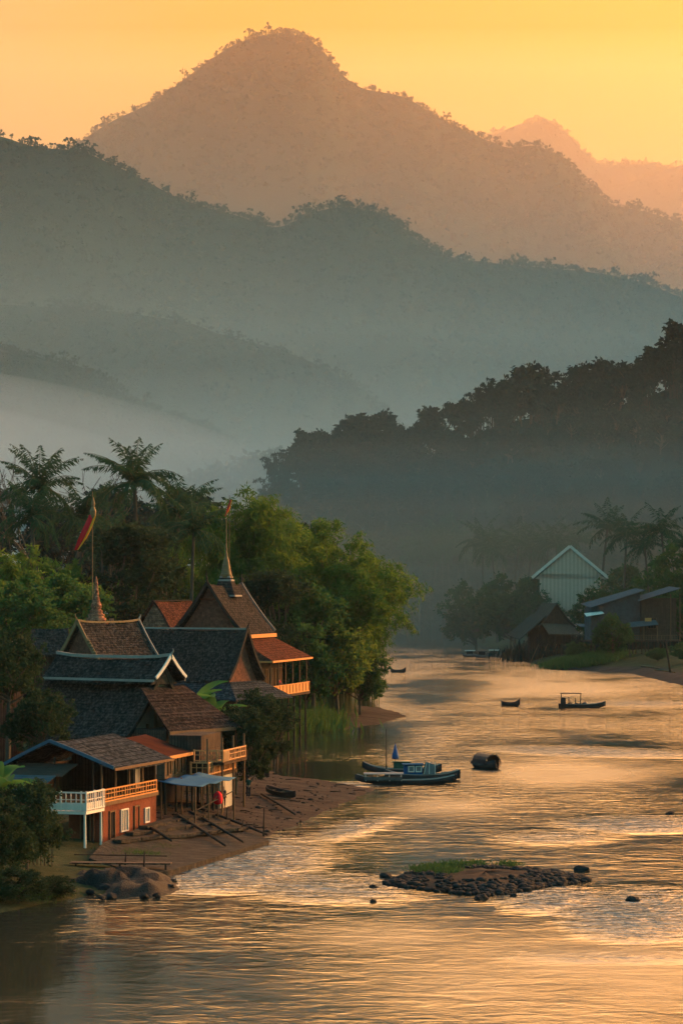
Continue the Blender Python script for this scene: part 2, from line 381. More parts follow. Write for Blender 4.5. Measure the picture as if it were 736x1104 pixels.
def bank(X, Y):
    X = np.atleast_1d(np.asarray(X, float)); Y = np.atleast_1d(np.asarray(Y, float)); sh = X.shape; X = X.ravel(); Y = Y.ravel()
    L = np.interp(Y, LBa[:, 0], LBa[:, 1]); Rr = np.interp(Y, RBa[:, 0], RBa[:, 1])
    ins = (X > L) & (X < Rr) & (Y < 1563)
    d = np.empty(len(X))
    for i in range(0, len(X), 4000):
        s = slice(i, i + 4000)
        d[s] = np.sqrt(((X[s, None] - DB[None, :, 1]) ** 2 + (Y[s, None] - DB[None, :, 0]) ** 2).min(1))
    side = np.where(X < (L + Rr) / 2, -1, 1)
    return d.reshape(sh), ins.reshape(sh), side.reshape(sh)
def ground_z(X, Y):
    d, ins, side = bank(X, Y)
    zl = np.interp(d, [0, 3, 10, 25, 60, 150], [-.02, .42, 1.1, 2.2, 3.6, 6]); zr = np.interp(d, [0, 3, 10, 20, 60, 150], [-.02, .7, 1.9, 3.0, 4.2, 6])
    z = np.where(side < 0, zl, zr) + np.minimum(d, 6) / 6 * (.28 * fbm(X, Y, 6) + .5 * fbm(X, Y, 25, 2, 5))
    return np.where(ins, -np.interp(d, [0, 4, 15], [.02, .8, 2]), z)
def gz(x, y): return float(ground_z(x, y)[0])
ls_ = np.linspace
gx = np.concatenate([ls_(-2400, -300, 10), ls_(-260, -80, 14), ls_(-76, 82, 200), ls_(90, 300, 14), ls_(350, 2400, 10)])
gy = np.concatenate([ls_(-320, 90, 8), ls_(100, 420, 190), ls_(425, 1100, 110), ls_(1110, 1700, 40), ls_(1800, 7600, 14)])
GX, GY = np.meshgrid(gx, gy); GZ = ground_z(GX, GY)
gd, gin, gside = bank(GX, GY)
sand = np.where(gin, 1, np.clip(1.25 - gd / np.where(gside > 0, np.interp(GY, [560, 600], [9, 2.5]), np.interp(GY, [180, 200, 250, 300, 330, 375, 400], [9, 26, 24, 3, 6, 9, 3])), 0, 1))
sand = np.where((gside < 0) & (GY < 170), sand * .1, sand)
tag(link('ground', grid_mesh('ground', GX, GY, GZ, M['ground'], {'sand': sand})), 'low river banks of brown sand and dark earth', None, None, 'structure')

# water sheet, with where it runs rough and where it lies calm
wxs = ls_(-150, 230, 260); wys = np.concatenate([ls_(20, 100, 12), ls_(102, 420, 300), ls_(424, 1620, 150)])
WX, WY = np.meshgrid(wxs, wys); PX = 368 + WX * F / WY; PY = HY + H * F / WY
def blob(cx, cy, rx, ry, rot=0.0):
    a = math.cos(rot); b = math.sin(rot); dx = PX - cx; dy = PY - cy
    u = (dx * a + dy * b) / rx; q = (-dx * b + dy * a) / ry
    return np.clip(1.35 - np.sqrt(u * u + q * q), 0, 1)
rapid = np.maximum.reduce([blob(255, 932, 85, 24, -.1), blob(350, 955, 90, 16, .05) * .5, blob(690, 985, 75, 26), blob(600, 968, 60, 14) * .7, blob(690, 888, 80, 9) * .8, blob(600, 902, 60, 8) * .4,
    blob(640, 810, 110, 5, .03) * .7, blob(380, 893, 40, 8, -.25) * .55, blob(365, 845, 40, 3, 0) * .6, blob(660, 1030, 100, 8) * .3, blob(690, 758, 60, 3) * .4])
calm = np.maximum.reduce([blob(335, 812, 75, 40) * 1.2, blob(395, 790, 60, 22), blob(470, 745, 55, 16), blob(430, 672, 50, 20) * 1.0, blob(55, 1055, 230, 125) * 1.25, blob(520, 805, 30, 6) * .4, blob(560, 690, 90, 16)])
np.clip(calm * np.clip(.75 + 1.3 * fbm(WX * .6, WY * .35, 14, 4, 77), .1, 1.4), 0, 1, calm)
silk = np.clip(np.maximum.reduce([blob(600, 1075, 260, 75), blob(420, 1010, 120, 22) * .7, blob(600, 835, 120, 18) * .8, blob(480, 870, 90, 14) * .6, blob(600, 740, 150, 20) * .5]) * np.clip(1 + 1.2 * fbm(WX * .5, WY * .3, 10, 4, 99), 0, 1.5), 0, 1); WZ = np.zeros_like(WX); rough = np.interp(WY, [100, 180, 300, 450, 1600], [.8, 1.0, 2.0, 3.0, 3.2])
tag(link('river', grid_mesh('river', WX, WY, WZ, M['water'], {'rapid': rapid, 'calm': calm, 'chop': rough, 'silk': silk})), 'broad rippled river mirroring the orange sky', None, None, 'structure')

# ------------------------------------------------------------------ hills and mountains as height fields
def ridge(name, label, pts, D, front, back, m, nx=180, ns_=50, rough=.05, seed=1, zb=-2, shape=None, power=1.25):
    p = np.array(pts, float); X = (p[:, 0] - 368) / F * D; Z = H - (p[:, 1] - HY) / F * D
    xs = np.linspace(X[0], X[-1], nx)
    zz = np.interp(xs, X, Z)
    k = max(3, nx // 60) | 1; zz = np.convolve(np.pad(zz, k // 2, 'edge'), np.ones(k) / k, 'valid')
    s = np.concatenate([np.linspace(-1, 0, ns_), np.linspace(0, 1, ns_ // 3)[1:]])
    S, XX = np.meshgrid(s, xs, indexing='ij')
    prof = np.clip(1 - np.abs(S) ** power, 0, 1)
    hgt = zz.max()
    amp = rough * hgt * np.clip(np.abs(S) * 3, .03, 1) * np.clip(prof * 4, 0, 1)
    wob = fbm(XX, S * front, hgt * .8, 5, seed); spur = fbm(XX + 0 * S, S * 0 + seed, hgt * .5, 3, seed + 9)
    fr_ = np.interp(xs, shape[0], shape[1])[None, :] if shape else front
    YY = D + np.where(S < 0, S * fr_, S * back)
    ZZ = zb + (zz[None, :] - zb) * prof + amp * (wob * 1.6 + spur * 1.5 * np.clip(-S * 2, 0, 1))
    o = link(name, grid_mesh(name, XX, YY, ZZ, m))
    tag(o, label, None, None, 'structure')
    return dict(X=XX, Y=YY, Z=ZZ, S=S, xs=xs, zz=zz)
mB = ridge('mountain', 'tall rounded orange brown mountain behind the others', [(-300, 330), (-160, 250), (-50, 205), (20, 178), (60, 165), (82, 155), (120, 130), (160, 112), (190, 92), (220, 68), (250, 48), (280, 37), (305, 34), (330, 39), (350, 55), (370, 82), (390, 95), (420, 100), (440, 105), (470, 125), (500, 140), (525, 151), (550, 160), (575, 155), (600, 165), (620, 185), (640, 205), (660, 222), (690, 226), (715, 233), (736, 245), (800, 285), (900, 330), (1000, 380)], 4500, 1500, 900, M['mount'], 220, 60, .05, 3)
mA = ridge('mountain', 'long dark wooded ridge falling from the left', [(-320, 150), (-200, 135), (-60, 142), (0, 146), (30, 157), (60, 161), (90, 163), (130, 181), (160, 196), (190, 213), (230, 226), (260, 233), (290, 246), (310, 244), (330, 231), (360, 223), (390, 224), (420, 233), (440, 251), (460, 266), (480, 276), (510, 281), (560, 286), (620, 291), (660, 296), (700, 306), (736, 321), (800, 340), (900, 360), (1050, 400)], 2300, 430, 400, M['mount'], 240, 60, .05, 7)
mC = ridge('mountain', 'farthest pale mountain with a steep rounded top', [(400, 260), (480, 172), (510, 156), (530, 146), (560, 133), (585, 129), (605, 138), (625, 160), (640, 175), (660, 178), (690, 176), (715, 180), (736, 190), (800, 205), (950, 260)], 6950, 350, 400, M['mount'], 120, 30, .04, 11)
mD = ridge('mountain', 'glowing orange ridge rising at the far right', [(560, 300), (620, 222), (645, 203), (680, 196), (710, 186), (736, 177), (780, 164), (860, 150), (1000, 170)], 6300, 380, 300, M['mount'], 100, 30, .04, 13)
mE = ridge('mountain', 'faint misty shoulder below the dark ridge', [(-320, 325), (-150, 322), (0, 328), (60, 331), (130, 336), (200, 346), (240, 361), (300, 376), (350, 396), (400, 426), (450, 475), (520, 540)], 1850, 230, 250, M['mount'], 140, 40, .06, 17)
mG = ridge('hill', 'low misty hill in the valley at the left', [(-320, 360), (-150, 365), (0, 379), (40, 384), (90, 396), (120, 416), (150, 436), (190, 451), (220, 457), (240, 472), (280, 505), (320, 560)], 1600, 170, 150, M['mount'], 110, 30, .07, 19)
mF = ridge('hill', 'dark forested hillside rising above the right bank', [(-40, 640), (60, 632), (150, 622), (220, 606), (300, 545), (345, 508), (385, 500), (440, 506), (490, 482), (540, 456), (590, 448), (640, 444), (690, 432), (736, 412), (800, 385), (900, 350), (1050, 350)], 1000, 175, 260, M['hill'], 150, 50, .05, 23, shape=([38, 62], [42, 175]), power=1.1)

# unseen mountain added on the right to keep the low sun off the valley
sx_, sy_ = np.meshgrid(ls_(480, 1500, 40), ls_(1000, 3300, 60))
pr = np.clip(1 - np.abs((sx_ - 950) / 460) ** 1.3, 0, 1) * np.clip(1 - np.abs((sy_ - 2150) / 1100) ** 3.5, 0, 1)
tag(link('mountain', grid_mesh('mountain', sx_, sy_, -3 + pr * (575 + 120 * fbm(sx_, sy_, 400, 4, 41)), M['mount'])), 'unseen mountain added on the right to shade the valley', None, None, 'structure')

# ------------------------------------------------------------------ leaves and trees
def unit(a): return a / np.maximum(np.linalg.norm(a, axis=-1, keepdims=True), 1e-6)
def leaves(c, d, l, w, g, fold=0.0):
    """rhombic leaves at c (n,3) along d (n,3); l, w arrays or numbers"""
    n = len(c); d = unit(d); r = g.normal(size=(n, 3)); sd = unit(np.cross(d, r))
    l = np.broadcast_to(l, (n,))[:, None]; w = np.broadcast_to(w, (n,))[:, None]
    v = np.stack([c - d * l / 2, c + sd * w / 2, c + d * l / 2, c - sd * w / 2], 1).reshape(-1, 3)
    return v, np.arange(4 * n).reshape(-1, 4)
def merge(parts):
    vs, qs, n = [], [], 0
    for v, q in parts: vs.append(v); qs.append(q + n); n += len(v)
    return np.concatenate(vs), np.concatenate(qs)

def broadleaf(name, label, seed, h, w, leaf, bark, nl=9000, ls=.5, trunk=.25, lobes=14, flat=.8, cat='tree', asp=.55):
    g = np.random.default_rng(seed)
    root = thing(name, label, cat)
    tz = h * trunk; cz = (h + tz) / 2; rz = (h - tz) / 2
    tr = MB(); lean = g.normal(0, .03 * h, 2)
    tr.tube([(0, 0, -.6), (lean[0] * .3, lean[1] * .3, tz * .6), (lean[0], lean[1], cz)], [h * .026, h * .02, h * .012], 8)
    cs, rs = [], []
    for i in range(lobes):
        a = g.uniform(0, 2 * math.pi); zz = g.uniform(-.75, 1); rr = math.sqrt(max(0, 1 - zz * zz * .85)) * g.uniform(.35, .78)
        p = np.array([math.cos(a) * rr * w / 2, math.sin(a) * rr * w / 2, cz + zz * rz * .74])
        r = w * g.uniform(.13, .24); cs.append(p); rs.append(r)
        m = np.array([lean[0], lean[1], tz + (p[2] - tz) * .35])
        tr.tube([m, (m + p) / 2 + g.normal(0, .03 * h, 3), p], [h * .011, h * .007, h * .003], 5)
    tr.build('trunk', bark, root, True)
    cs = np.array(cs); rs = np.array(rs)
    nc = lobes * 26; li = g.integers(0, lobes, nc)                       # twig clumps on the lobes' shells
    dirs = unit(g.normal(size=(nc, 3)) + np.array([0, 0, .25])); rad = rs[li] * g.uniform(.45, 1.12, nc)
    cc = cs[li] + dirs * rad[:, None] * np.array([1, 1, flat])
    cr = rs[li] * g.uniform(.14, .34, nc)
    k = g.integers(0, nc, nl); off = g.normal(size=(nl, 3)) * .55
    pos = cc[k] + off * cr[k][:, None] * np.array([1, 1, .75])
    dd = unit(off) * .6 + dirs[k] * .5 + g.normal(size=(nl, 3)) * .55 + np.array([0, 0, -.25])
    v, q = leaves(pos, dd, ls * g.uniform(.6, 1.25, nl), ls * asp * g.uniform(.6, 1.2, nl), g)
    link('crown', np_mesh('crown', v, q, leaf), root)
    root['_h'] = h; return root

def bamboo(name, label, seed, h, w, leaf, nc=60, tuft=46, per=9, ls=.75, side=0.0, cat='bamboo', droop=.32):
    g = np.random.default_rng(seed); root = thing(name, label, cat); tr = MB(); parts = []
    for i in range(nc):
        a = g.uniform(0, 2 * math.pi); r = g.uniform(.08, 1) ** .8 * w / 2; hh = h * g.uniform(.62, 1.0) * (1 - .18 * (r / (w / 2)) ** 2)
        b = np.array([math.cos(a), math.sin(a)]); base = b * r * .22 + g.normal(0, .25, 2); tip = b * r + np.array([side * w * .3, 0])
        tt = np.linspace(0, 1, 9)
        z = hh * (tt * (1 + droop) - droop * tt ** 4 * (1 + .9 * r / (w / 2))); xy = base + (tip - base) * (tt ** 2.3)[:, None]
        P = np.column_stack([xy, z]); P[0, 2] = -.5
        tr.tube(P, [.075, .075, .07, .065, .06, .05, .04, .03, .015], 4, False)
        tk = g.uniform(.22, 1.0, tuft) ** .8
        c = np.column_stack([np.interp(tk, tt, P[:, j]) for j in range(3)])
        sp = (h * .042) * (1.15 - .8 * tk); o1 = g.normal(size=(tuft, 3)) * sp[:, None] * np.array([1, 1, .6])
        c = c + o1
        n = tuft * per; cc = np.repeat(c, per, 0); oo = g.normal(size=(n, 3)) * h * .012; oo[:, 2] -= np.abs(oo[:, 2]) * .4
        dd = np.repeat(unit(o1), per, 0) * .55 + g.normal(size=(n, 3)) * .6 + np.array([0, 0, -.55])
        parts.append(leaves(cc + oo, dd, ls * g.uniform(.6, 1.3, n), ls * .2 * g.uniform(.7, 1.4, n), g))
    tr.build('stalk', M['culm'], root, True)
    v, q = merge(parts); link('crown', np_mesh('crown', v, q, leaf), root); root['_h'] = h; return root

def palm(name, label, seed, h, cr=5.0, nf=20, leaf=None, bend=1.0, cat='palm'):
    g = np.random.default_rng(seed); root = thing(name, label, cat); tr = MB()
    a0 = g.uniform(0, 6.28); bx, by = math.cos(a0) * bend, math.sin(a0) * bend
    hh = h - cr * .55
    P = [(bx * t * t, by * t * t, -.5 + (hh + .5) * t) for t in np.linspace(0, 1, 8)]
    tr.tube(P, list(np.linspace(.26, .15, 8)), 8); top = np.array(P[-1]); tr.build('trunk', M['bark'], root, True)
    parts = []; rc = MB()
    for i in range(nf):
        a = i * 2.399 + g.normal(0, .12); up = g.uniform(-.2, 1.05) if i > nf * .38 else g.uniform(.8, 1.45)
        L = cr * g.uniform(.85, 1.1); t = np.linspace(0, 1, 40)
        th = up - t * (1.3 + .3 * g.normal() if up < .9 else .95)      # the rachis curves over
        dr = np.cumsum(np.cos(th)) / 40 * L; dz = np.cumsum(np.sin(th)) / 40 * L
        Q = np.column_stack([math.cos(a) * dr, math.sin(a) * dr, dz]) + top
        rc.tube(Q[::8][:5].tolist() + [Q[-1]], [.05, .045, .035, .03, .02, .012], 4, False)
        tang = unit(np.gradient(Q, axis=0)); sd = unit(np.cross(tang, np.array([0, 0, 1.0])))
        for sgn in (-1, 1):
            l = cr * .23 * g.uniform(.6, 1.1, 40) * np.sin(np.pi * np.clip(t * .86 + .12, 0, 1)) ** .7
            dd = sd * sgn * .8 + tang * .5 + np.array([0, 0, -.8]) + g.normal(size=(40, 3)) * .22
            dd = unit(dd); c = Q + dd * l[:, None] / 2
            v, q = leaves(c, dd, l, .13, g)
            parts.append((v, q))
    fr = rc.build('rachis', M['culm'], None); 
    v, q = merge(parts); cro = link('crown', np_mesh('crown', v, q, leaf or L_['palm']), root); fr.parent = cro
    root['_h'] = h; return root

def place(o, px, ptop, D, label=None, rz=None, group=None, first=False, zb=None, sx=1.0, dz=0):
    """put a plant at pixel column px and distance D, scaled so that its top reaches row ptop"""
    X = wx(px, D); z = gz(X, D) if zb is None else zb
    z = max(z, -.3) - .15; s = (wz(ptop, D) - z) / o['_h']
    if rz is None: rz = random.uniform(0, 6.28)
    if first: r = o; r.location = (X, D, z); r.rotation_euler = (0, 0, rz); r.scale = (s * sx, s * sx, s); 
    else: r = dup(o, (X, D, z), rz, (s * sx, s * sx, s))
    if label: r['label'] = label
    if group: r['group'] = group
    return r
# ------------------------------------------------------------------ far woods: one object per mountainside
def surf(m, X, S):
    xs = m['xs']; sv = m['S'][:, 0]; fx = np.clip((X - xs[0]) / (xs[-1] - xs[0]) * (len(xs) - 1), 0, len(xs) - 1.001)
    fs = np.clip(np.interp(S, sv, np.arange(len(sv))), 0, len(sv) - 1.001); i = fs.astype(int); j = fx.astype(int); a = fs - i; b = fx - j
    o = []
    for k in ('Y', 'Z'):
        A = m[k]; o.append((A[i, j] * (1 - a) + A[i + 1, j] * a) * (1 - b) + (A[i, j + 1] * (1 - a) + A[i + 1, j + 1] * a) * b)
    return o
def forest(m, name, label, n, nr, size, per, x0, x1, seed, mat=None, smin=-.75):
    g = np.random.default_rng(seed)
    X = g.uniform(x0, x1, n + nr); S = np.concatenate([g.uniform(smin, 0, n), g.uniform(-.02, .004, nr)])
    cl = fbm(X[n:], X[n:] * 0, (x1 - x0) / 14, 3, seed); keep = np.concatenate([np.ones(n, bool), (cl + g.uniform(-.25, .25, nr)) > -.12])
    X = X[keep]; S = S[keep]; isr = np.concatenate([np.zeros(n, bool), np.ones(nr, bool)])[keep]; N_ = len(X)
    Y, Z = surf(m, X, S); hs = size * g.uniform(.45, 1.0, N_) ** 1.0; hs[~isr] *= .85; hs[isr] *= g.choice([.45, .6, .8, 1.1], isr.sum(), p=[.4, .3, .2, .1])
    c = np.repeat(np.column_stack([X, Y, Z]), per, 0); hh = np.repeat(hs, per)
    o = unit(g.normal(size=(N_ * per, 3))) * g.uniform(.3, 1, (N_ * per, 1)) * np.array([.5, .5, .33]) * hh[:, None]
    o[:, 2] += hh * np.where(np.repeat(isr, per), .72, .4)
    v1 = leaves(c + o, g.normal(size=(N_ * per, 3)), hh * .34, hh * .26, g)
    r = np.where(isr)[0]; b = np.column_stack([X[r], Y[r], Z[r]]); hr = hs[r][:, None]; e = np.array([[1, 0, 0]])
    tv = np.stack([b - e * hr * .03, b + e * hr * .03, b + e * hr * .02 + hr * [[0, 0, .75]], b - e * hr * .02 + hr * [[0, 0, .75]]], 1).reshape(-1, 3)
    v, q = merge([v1, (tv, np.arange(len(tv)).reshape(-1, 4))])
    tag(link(name, np_mesh(name, v, q, mat or L_['far'])), label, None, None, 'stuff')
forest(mA, 'forest', 'trees covering the long dark ridge and its skyline', 6000, 800, 12, 12, -380, 420, 31)
forest(mB, 'forest', 'tiny trees along the skyline of the tallest mountain', 4500, 600, 19, 12, -640, 760, 33, smin=-.5)
forest(mC, 'forest', 'fuzz of trees on the farthest pale mountain', 1500, 700, 22, 10, 200, 1000, 43, smin=-.8)
forest(mD, 'forest', 'fuzz of trees on the glowing right ridge', 1500, 700, 22, 10, 450, 1200, 45, smin=-.8)
forest(mE, 'forest', 'misty woods on the shoulder under the dark ridge', 3000, 420, 9, 12, -330, 100, 35)
forest(mG, 'forest', 'faint woods on the low misty hill', 2200, 260, 8, 14, -230, 0, 37)

# ------------------------------------------------------------------ trees of the right hillside
T = {}
HL = 'trees crowding the right hillside'
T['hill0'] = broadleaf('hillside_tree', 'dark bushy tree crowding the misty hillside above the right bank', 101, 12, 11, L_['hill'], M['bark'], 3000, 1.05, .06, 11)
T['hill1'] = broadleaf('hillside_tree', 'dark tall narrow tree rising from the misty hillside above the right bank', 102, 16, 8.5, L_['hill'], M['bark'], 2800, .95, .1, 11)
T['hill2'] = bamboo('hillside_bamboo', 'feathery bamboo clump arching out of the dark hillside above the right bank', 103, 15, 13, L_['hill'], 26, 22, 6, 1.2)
[setattr(c_, 'active_material', M['beam_dark']) for c_ in T['hill2'].children if c_.name.startswith('stalk')]
g = np.random.default_rng(55); used = set()
def hill_tree(key, x, s, hh):
    y, z = surf(mF, np.array([x]), np.array([s])); y, z = float(y[0]), max(float(z[0]), gz(x, float(y[0])))
    o = T[key]; k = hh / o['_h']; lab = o['label']; kx = k * (1.25 if key == 'hill0' else 1.0)
    if key in used: r = dup(o, (x, y, z - .4), g.uniform(0, 6.28), (kx, kx, k))
    else: r = o; r.location = (x, y, z - .4); r.scale = (kx, kx, k); used.add(key)
    r['group'] = HL + (' (bamboo)' if key == 'hill2' else ' (narrow)' if key == 'hill1' else '')
for x in np.arange(-30, 150, 4.4):                                     # skyline
    key = g.choice(['hill0', 'hill1', 'hill2'], p=[.35, .1, .55]); hill_tree(key, x + g.uniform(-1.5, 1.5), g.uniform(-.06, .0), g.uniform(12, 25) * (1.15 if key == 'hill1' else 1))
for s in np.arange(-.09, -.93, -.082):                                 # the slope below
    for x in np.arange(-40, 146, 8.9):
        key = g.choice(['hill0', 'hill1', 'hill2'], p=[.6, .15, .25]); hill_tree(key, x + g.uniform(-4, 4), s + g.uniform(-.04, .04), g.uniform(9, 15.5))

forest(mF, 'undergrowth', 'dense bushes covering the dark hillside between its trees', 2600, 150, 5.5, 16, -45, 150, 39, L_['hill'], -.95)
for px, pt, D in ((328, 466, 960), (350, 455, 965), (376, 447, 960), (398, 451, 970), (418, 462, 960), (436, 482, 965), (545, 402, 970), (590, 398, 970), (640, 390, 975), (700, 372, 965), (734, 356, 965)):
    x = wx(px, D); y, z = surf(mF, np.array([x]), np.array([-.1])); h_ = wz(pt, D) - float(z[0]); o = T['hill2']; k = h_ / o['_h']
    r = dup(o, (x, float(y[0]), float(z[0]) - .4), px, (k, k, k), 'large feathery bamboo clump on the crest of the misty right hillside', 'large bamboo clumps on the right hillside crest')
# flat-topped tree leaning out of the hillside's left shoulder
T['flat'] = broadleaf('umbrella_tree', 'flat topped tree jutting from the left shoulder of the dark hillside', 120, 16, 13, L_['hill'], M['bark'], 2400, .9, .6, 7, .35)
o = T['flat']; x = wx(455, 990); y, z = surf(mF, np.array([x]), np.array([-.02])); o.location = (x, float(y[0]), float(z[0]) - .5); o.scale = (1.2, 1.2, 1.2)

# ------------------------------------------------------------------ village trees on the left bank
pa = palm('coconut_palm', 'tall coconut palm with ragged crown nearest the left picture edge', 201, 22, 4.9, 26, L_['palm'], 1.6)
place(pa, 25, 493, 365, first=True, rz=.5)
pb = palm('coconut_palm', 'tall coconut palm standing highest above the temple roofs', 202, 22, 5.0, 26, L_['palm'], 1.0)
place(pb, 150, 487, 365, first=True, rz=2.2)
place(pa, 46, 530, 355, 'shorter coconut palm beside the tall one at the left', 2.6)
place(pb, 82, 528, 375, 'hazy coconut palm behind the red flag', 4.1)
place(pa, 187, 522, 372, 'coconut palm just right of the highest one', 1.3)
place(pb, 205, 545, 352, 'low coconut palm beside the bamboo and over the pale gabled roof', 5.3)
place(pa, 128, 560, 345, 'half hidden coconut palm behind the dense dark tree', 3.7)
# bare tree in the mist
bt = thing('bare_tree', 'leafless tree standing pale in the mist', 'tree'); tr = MB(); g = np.random.default_rng(9)
def branch(p, d, L, r, k):
    q = p + d * L; tr.tube([p, (p + q) / 2 + Vector(g.normal(0, L * .04, 3)), q], [r, r * .85, r * .7], 5, False)
    if k == 0: return
    for i in range(3 if k > 2 else 2):
        e = (d + Vector(g.normal(0, .42, 3)) + Vector((0, 0, .12))).normalized(); branch(q, e, L * g.uniform(.62, .82), r * .62, k - 1)
branch(Vector((0, 0, -.5)), Vector((0, 0, 1)), 7, .28, 5); tr.build('trunk', M['bark'], bt, True); bt['_h'] = 21.0
place(bt, 65, 503, 440, first=True)

B1 = bamboo('bamboo_clump', 'tallest yellow green bamboo clump behind the spired hall', 210, 30, 21, L_['bamboo'], 75, 52, 9, .85)
place(B1, 262, 497, 372, first=True)
B2 = bamboo('bamboo_clump', 'bamboo clump arching out over the river at the point', 211, 26, 22, L_['bamboo'], 70, 50, 9, .8, .25)
place(B2, 362, 548, 365, first=True, rz=0.0)
place(B1, 318, 525, 385, 'bamboo clump between the tallest clump and the river point', 1.9)
place(B2, 205, 560, 395, 'hazy bamboo clump below the right palms', 2.9)
place(B1, 396, 580, 392, 'outermost bamboo clump with drooping tips over the water', 4.4, sx=.8)
B3 = bamboo('bamboo_clump', 'soft yellow green bamboo clump at the left picture edge', 212, 20, 20, L_['yellow'], 60, 50, 9, .75)
place(B3, 30, 572, 318, first=True)
place(B3, 72, 590, 330, 'soft yellow green bamboo clump left of the dense dark tree', 2.0, sx=.8)
place(B3, -18, 600, 300, 'soft bamboo clump cut by the left picture edge', 4.0)
Dk = broadleaf('dense_tree', 'dense dark glossy tree behind the brick spire', 220, 20, 15, L_['dark'], M['bark'], 15000, .55, .15, 18)
place(Dk, 128, 560, 330, first=True, sx=1.0)
place(Dk, 172, 598, 336, 'dark tree behind the small red gable', 2.2, sx=.9)
place(Dk, 300, 612, 345, 'dark tree under the bamboo behind the veranda', 4.0, sx=1.0)
Br = broadleaf('broadleaf_tree', 'round green tree at the river point beside the veranda', 230, 14, 13, L_['broad'], M['bark'], 13000, .5, .12, 16)
place(Br, 338, 640, 348, first=True, sx=.95)
Ye = broadleaf('broadleaf_tree', 'small yellowish tree leaning over the sandy point', 231, 9, 8.5, L_['yellow'], M['bark'], 9000, .42, .1, 14)
place(Ye, 366, 668, 352, first=True, sx=1.0)
place(Br, 262, 600, 380, 'green tree filling in below the tallest bamboo', 1.0, sx=1.0)
place(Br, 20, 640, 285, 'green tree in front of the left bamboo', 2.4, sx=1.2)
place(Br, 70, 632, 300, 'green tree left of the brick spire', 3.3, sx=1.1)
place(Br, 388, 690, 362, 'low green tree at the very tip of the point', 5.1, sx=.9)
place(Br, 330, 690, 350, 'low green tree behind the veranda stilts', 0.4, sx=1.0)
# trees seen hazily behind the village
Hz = broadleaf('hazy_tree', 'hazy tree in the mist behind the left palms', 240, 18, 14, L_['hill'], M['bark'], 5000, .9, .2, 12)
place(Hz, 205, 508, 1320, first=True, group='hazy trees in the mist behind the village')
for px, pt, D in ((180, 522, 640), (245, 498, 1350), (275, 490, 1380), (300, 484, 1400), (318, 478, 1390), (120, 530, 600), (60, 545, 560), (10, 540, 580), (262, 494, 1410), (95, 520, 700), (330, 560, 520), (280, 560, 500), (160, 560, 480), (140, 525, 820), (30, 520, 800), (230, 506, 1340)):
    place(Hz, px, pt, D, 'hazy tree in the mist behind the village palms and bamboo', group='hazy trees in the mist behind the village')
Hz['label'] = 'hazy tree in the mist behind the village palms and bamboo'
# near left edge
Nd = broadleaf('leafy_tree', 'dark leafy tree at the left edge before the white ridged roof', 250, 13, 9, L_['dark'], M['bark'], 16000, .34, .6, 18)
place(Nd, 8, 690, 192, first=True, sx=.78)
place(Nd, 44, 752, 186, 'dark feathery tree at the left edge above the tin lean-to roof', 2.0, sx=.95)
Nb = broadleaf('leafy_bush', 'leafy green hedge bush over the bamboo fence', 251, 6, 7.2, L_['dark'], M['bark'], 15000, .26, .06, 18)
place(Nb, 30, 846, 158, first=True, sx=.95)
place(Nb, -20, 858, 152, 'leafy bush cut by the left picture edge', 2.2, sx=1.0)
place(Nb, 20, 938, 148, 'low leafy bush at the water below the fence', 3.1, sx=1.9)
place(Nb, 62, 945, 151, 'low leafy bush right beside the dark bank rocks', 4.4, sx=1.5)
place(Nd, -150, 700, 165, 'dark tree beyond the left picture edge', 1.2, sx=1.2)
place(Nd, -170, 760, 122, 'dark tree overhanging the bank beyond the left picture edge', 4.2, sx=1.5)
# slim tree on the beach by the wooden house
Bt = broadleaf('slim_tree', 'dark tree on the beach beside the wooden balcony house', 260, 8, 6.0, L_['dark'], M['bark'], 14000, .28, .04, 20)
place(Bt, 268, 762, 218, first=True, sx=1.0)
place(Bt, 250, 760, 229, 'dark tree tucked behind the wooden balcony', 2.0, sx=1.0)
place(Bt, 284, 790, 236, 'low dark tree at the beach edge by the inlet', 3.6, sx=.8)
place(Bt, 296, 752, 268, 'dark bush below the veranda of the spired hall', 1.4, sx=1.0)
place(Bt, 276, 742, 256, 'dark bush hiding the walls under the long roof', 4.4, sx=.9)
# reeds and low shore growth
def tufts(name, label, pts, n, h, mat, seed, w=.06, spread=2.0, zlift=0):
    g = np.random.default_rng(seed); pts = np.array(pts, float); k = g.integers(0, len(pts), n)
    xy = pts[k, :2] + g.normal(size=(n, 2)) * spread; z = np.maximum(ground_z(xy[:, 0], xy[:, 1]), -.15) + zlift
    hh = h * g.uniform(.5, 1.1, n); d = g.normal(size=(n, 3)) * .28; d[:, 2] = 1; d = unit(d)
    v, q = leaves(np.column_stack([xy, z]) + d * hh[:, None] / 2, d, hh, w * g.uniform(.7, 1.5, n), g)
    return tag(link(name, np_mesh(name, v, q, mat)), label, None, None, 'stuff')
tufts('reeds', 'tall green reeds growing in the shallows below the stilted veranda', [(wx(px, D), D) for px, D in ((290, 318), (302, 321), (314, 326), (326, 330), (338, 333), (280, 314), (350, 337))], 9000, 2.4, L_['grass'], 301, .09, 1.2)
tufts('grass', 'bright green grass patch on the right bank', [(wx(px, D), D) for px, D in ((612, 590), (625, 588), (640, 586), (652, 590), (630, 596), (645, 598), (605, 596))], 8000, 2.4, L_['grass'], 302, .2, 2.2)
tufts('grass', 'grass and weeds on the stone bank before the red house', [(wx(px, D), D) for px, D in ((150, 176), (160, 177), (172, 176), (150, 173), (160, 172), (12, 150), (40, 151), (140, 174))], 6000, .45, L_['grass'], 303, .04, .8)
tufts('undergrowth', 'dark undergrowth under the village trees on the left bank', [(wx(px, D), D) for px in range(-20, 330, 14) for D in (330, 350, 375)], 20000, 2.2, L_['broad'], 304, .28, 3.2)
